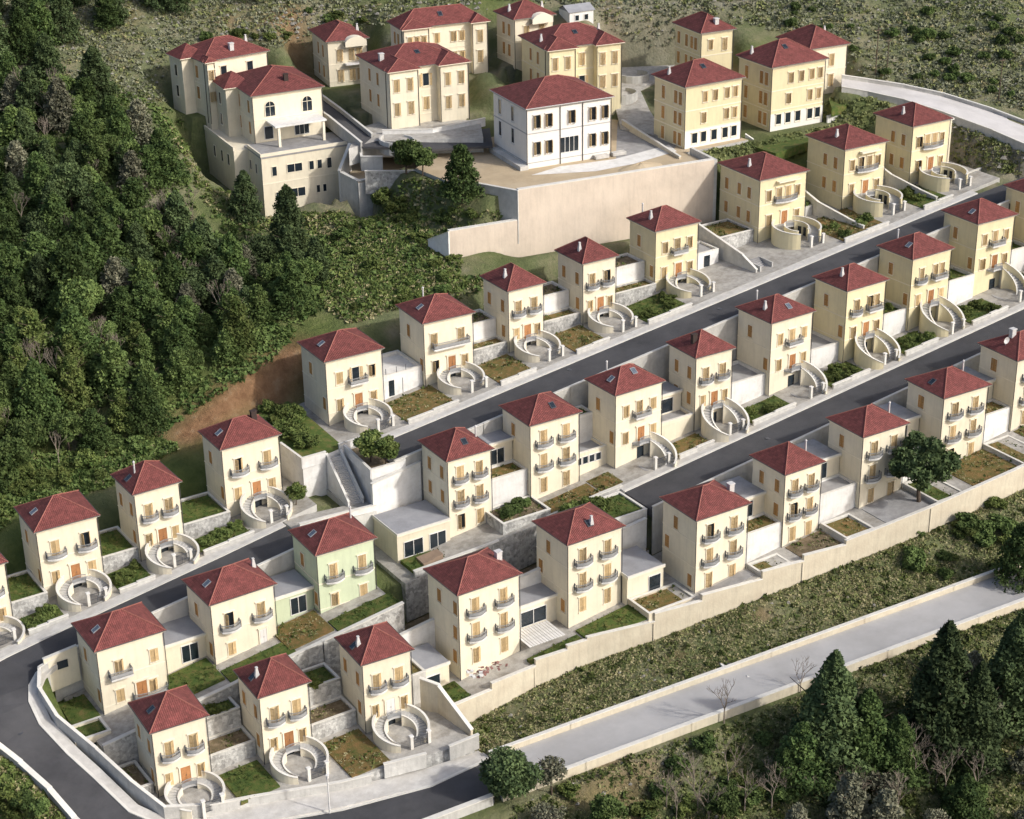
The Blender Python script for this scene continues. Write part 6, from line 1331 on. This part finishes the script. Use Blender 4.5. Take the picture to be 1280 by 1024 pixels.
HILL = [(-60, 110), (-60, -60), (1340, -60), (1340, 150), (1180, 118), (1060, 98), (1060, 60), (930, 30), (820, 60), (770, 40), (700, 5), (600, 0), (480, 30), (380, 60), (340, 60), (210, 60), (205, 130), (215, 150), (150, 120), (110, 98)]
SLOPE = [(565, 905), (640, 840), (720, 790), (860, 765), (1000, 712), (1150, 650), (1300, 590), (1480, 520), (1480, 640), (1300, 705), (1180, 745), (1050, 790), (860, 862), (660, 930), (600, 945)]
UNDER = [(560, 1060), (650, 1010), (720, 970), (900, 912), (1060, 845), (1300, 745), (1480, 670), (1480, 1120), (600, 1120)]
LFT = [(-40, 590), (190, 548), (222, 560), (130, 610), (20, 640), (-40, 700)]
MIDS = [(425, 275), (640, 262), (648, 285), (575, 300), (575, 350), (610, 345), (595, 372), (500, 385), (440, 405), (400, 380)]
FLOOR = [(-40, 95), (130, 100), (230, 150), (240, 260), (430, 300), (430, 350), (340, 450), (190, 550), (-40, 640)]
VIL = [(190, 120), (240, 225), (262, 262), (330, 305), (440, 305), (600, 262), (566, 230), (505, 222), (452, 285), (430, 265), (330, 268), (255, 225), (205, 140)]
CORN = [(-40, 935), (15, 955), (95, 1040), (-40, 1040)]
RSL = [(1110, 160), (1140, 135), (1300, 185), (1300, 225), (1200, 205)]
scatter('hillside_scrub', [(HILL, 34000)], 'scrub', .42, 8, .5, 'low grey-green scrub covering the rocky hilltop')
scatter('hillside_scrub', [(HILL, 14000), (RSL, 900), ([(800, 192), (960, 178), (1035, 125), (1110, 122), (1112, 150), (965, 208), (860, 218)], 1800)], 'scrub_green', .42, 8, .6, 'greener patches of low scrub on the rocky hilltop')
scatter('slope_grass', [(SLOPE, 16000), (UNDER, 15000)], 'scrub_green', .23, 7, .5, 'green tufts of grass and weeds on the slope by the concrete road')
scatter('slope_grass', [(SLOPE, 18000), (UNDER, 14000), (RSL, 1500)], 'dry_grass', .21, 7, .5, 'dry straw-coloured grass tufts on the slope by the concrete road')
scatter('undergrowth', [(LFT, 4000), (MIDS, 6000), (VIL, 3500), (CORN, 1500)], 'broad_bright', .42, 8, .8, 'bright green weeds on the slope left of the beige wall')
scatter('slope_grass', [(SLOPE, 1000), (UNDER, 4200), (RSL, 200)], 'hedge', .42, 9, .7, 'low leafy shrubs dotted over the slope by the concrete road')
scatter('undergrowth', [(LFT, 4000), (MIDS, 1200), (FLOOR, 12000)], 'broad', .50, 9, .9, 'leafy green undergrowth below the left forest')
scatter('undergrowth', [(LFT, 3000), (MIDS, 4500), (VIL, 2500), (HILL, 4000), (CORN, 600)], 'dry_grass', .36, 8, .8, 'dry grass between the bushes on the left bank')
# stones
def stones():
    V_ = []; F_ = []
    T = []
    for poly, n, s0 in ((HILL, 800, .34), (SLOPE, 130, .28), (UNDER, 90, .3), (RSL, 60, .5), ([(150, 100), (220, 60), (330, 25), (600, 0), (620, 20), (480, 30), (350, 55), (220, 60)], 380, .38)):
        xs = [p[0] for p in poly]; ys = [p[1] for p in poly]; c = 0
        while c < n:
            x, y = random.uniform(max(min(xs), -20), min(max(xs), 1300)), random.uniform(max(min(ys), -20), max(ys))
            if not inpoly(poly, x, y): c += .2; continue
            c += 1; p = np.array(GG(x, y)); s = s0*random.uniform(.4, 1.7)
            o = np.array([[1, 0, 0], [0, 1, 0], [-1, 0, 0], [0, -1, 0], [0, 0, .7], [0, 0, -.7]])*s*rng.uniform(.6, 1.2, (6, 1))+p
            for f in ((0, 1, 4), (1, 2, 4), (2, 3, 4), (3, 0, 4), (1, 0, 5), (2, 1, 5), (3, 2, 5), (0, 3, 5)): T.append(o[list(f)])
    o = link('scattered_stones', tri_mesh('scattered_stones', np.array(T), 'rock')); tag(o, 'pale stones scattered over the slopes', kind='stuff')
stones()
def bed_tufts(name, kinds, m, per, size, label):
    T = []
    for P4, zf, h, mm in BEDS:
        if mm not in kinds: continue
        xs = [p[0] for p in P4]; ys = [p[1] for p in P4]; n = int((max(xs)-min(xs))*(max(ys)-min(ys))*per)
        U = rng.uniform(min(xs), max(xs), n); Vv = rng.uniform(min(ys), max(ys), n); k = poly_dist(P4, U, Vv) <= 0; U, Vv = U[k], Vv[k]
        T.append(np.stack([U, Vv, np.array([float(zf(a_, b_)) for a_, b_ in zip(U, Vv)])+h], 1) if len(U) else np.zeros((0, 3)))
    for a0, a1, b0, b1, z, mm in BEDS2:
        if mm not in kinds or a1 < a0 or b1 < b0: continue
        n = int((a1-a0)*(b1-b0)*per); T.append(np.stack([rng.uniform(a0, a1, n), rng.uniform(b0, b1, n), np.full(n, z)], 1))
    C = np.concatenate(T); dn = vnoise(C[:, 0], C[:, 1], 1.6, 31); C = C[dn > rng.uniform(-.4, .3, len(C))]
    Q = np.repeat(C, 4, 0); S = size*(.4+rng.random(len(Q)))[:, None]; d = rng.normal(size=(len(Q), 3)); d /= np.linalg.norm(d, axis=1)[:, None]; d[:, 2] = np.abs(d[:, 2])*.6
    L_ = leaf_tris(Q+d*S*.8, 1.0, .2); c = L_.mean(1, keepdims=True); L_ = c+(L_-c)*(S*.9)[:, :, None]
    tag(link(name, tri_mesh(name, L_, m)), label, kind='stuff')
bed_tufts('garden_grass', ('lawn',), 'broad_bright', 9, .16, 'short green grass and weeds in the garden beds')
bed_tufts('garden_grass', ('dry_lawn', 'soil_bed'), 'dry_grass', 7, .16, 'dry weeds in the brown garden beds')
bed_tufts('garden_plants', ('dry_lawn', 'soil_bed'), 'hedge', 1.6, .34, 'small green plants in the brown garden beds')
bed_tufts('garden_plants', ('lawn',), 'hedge', .7, .38, 'low leafy plants in the green garden beds')
print('objects', len(bpy.data.objects))
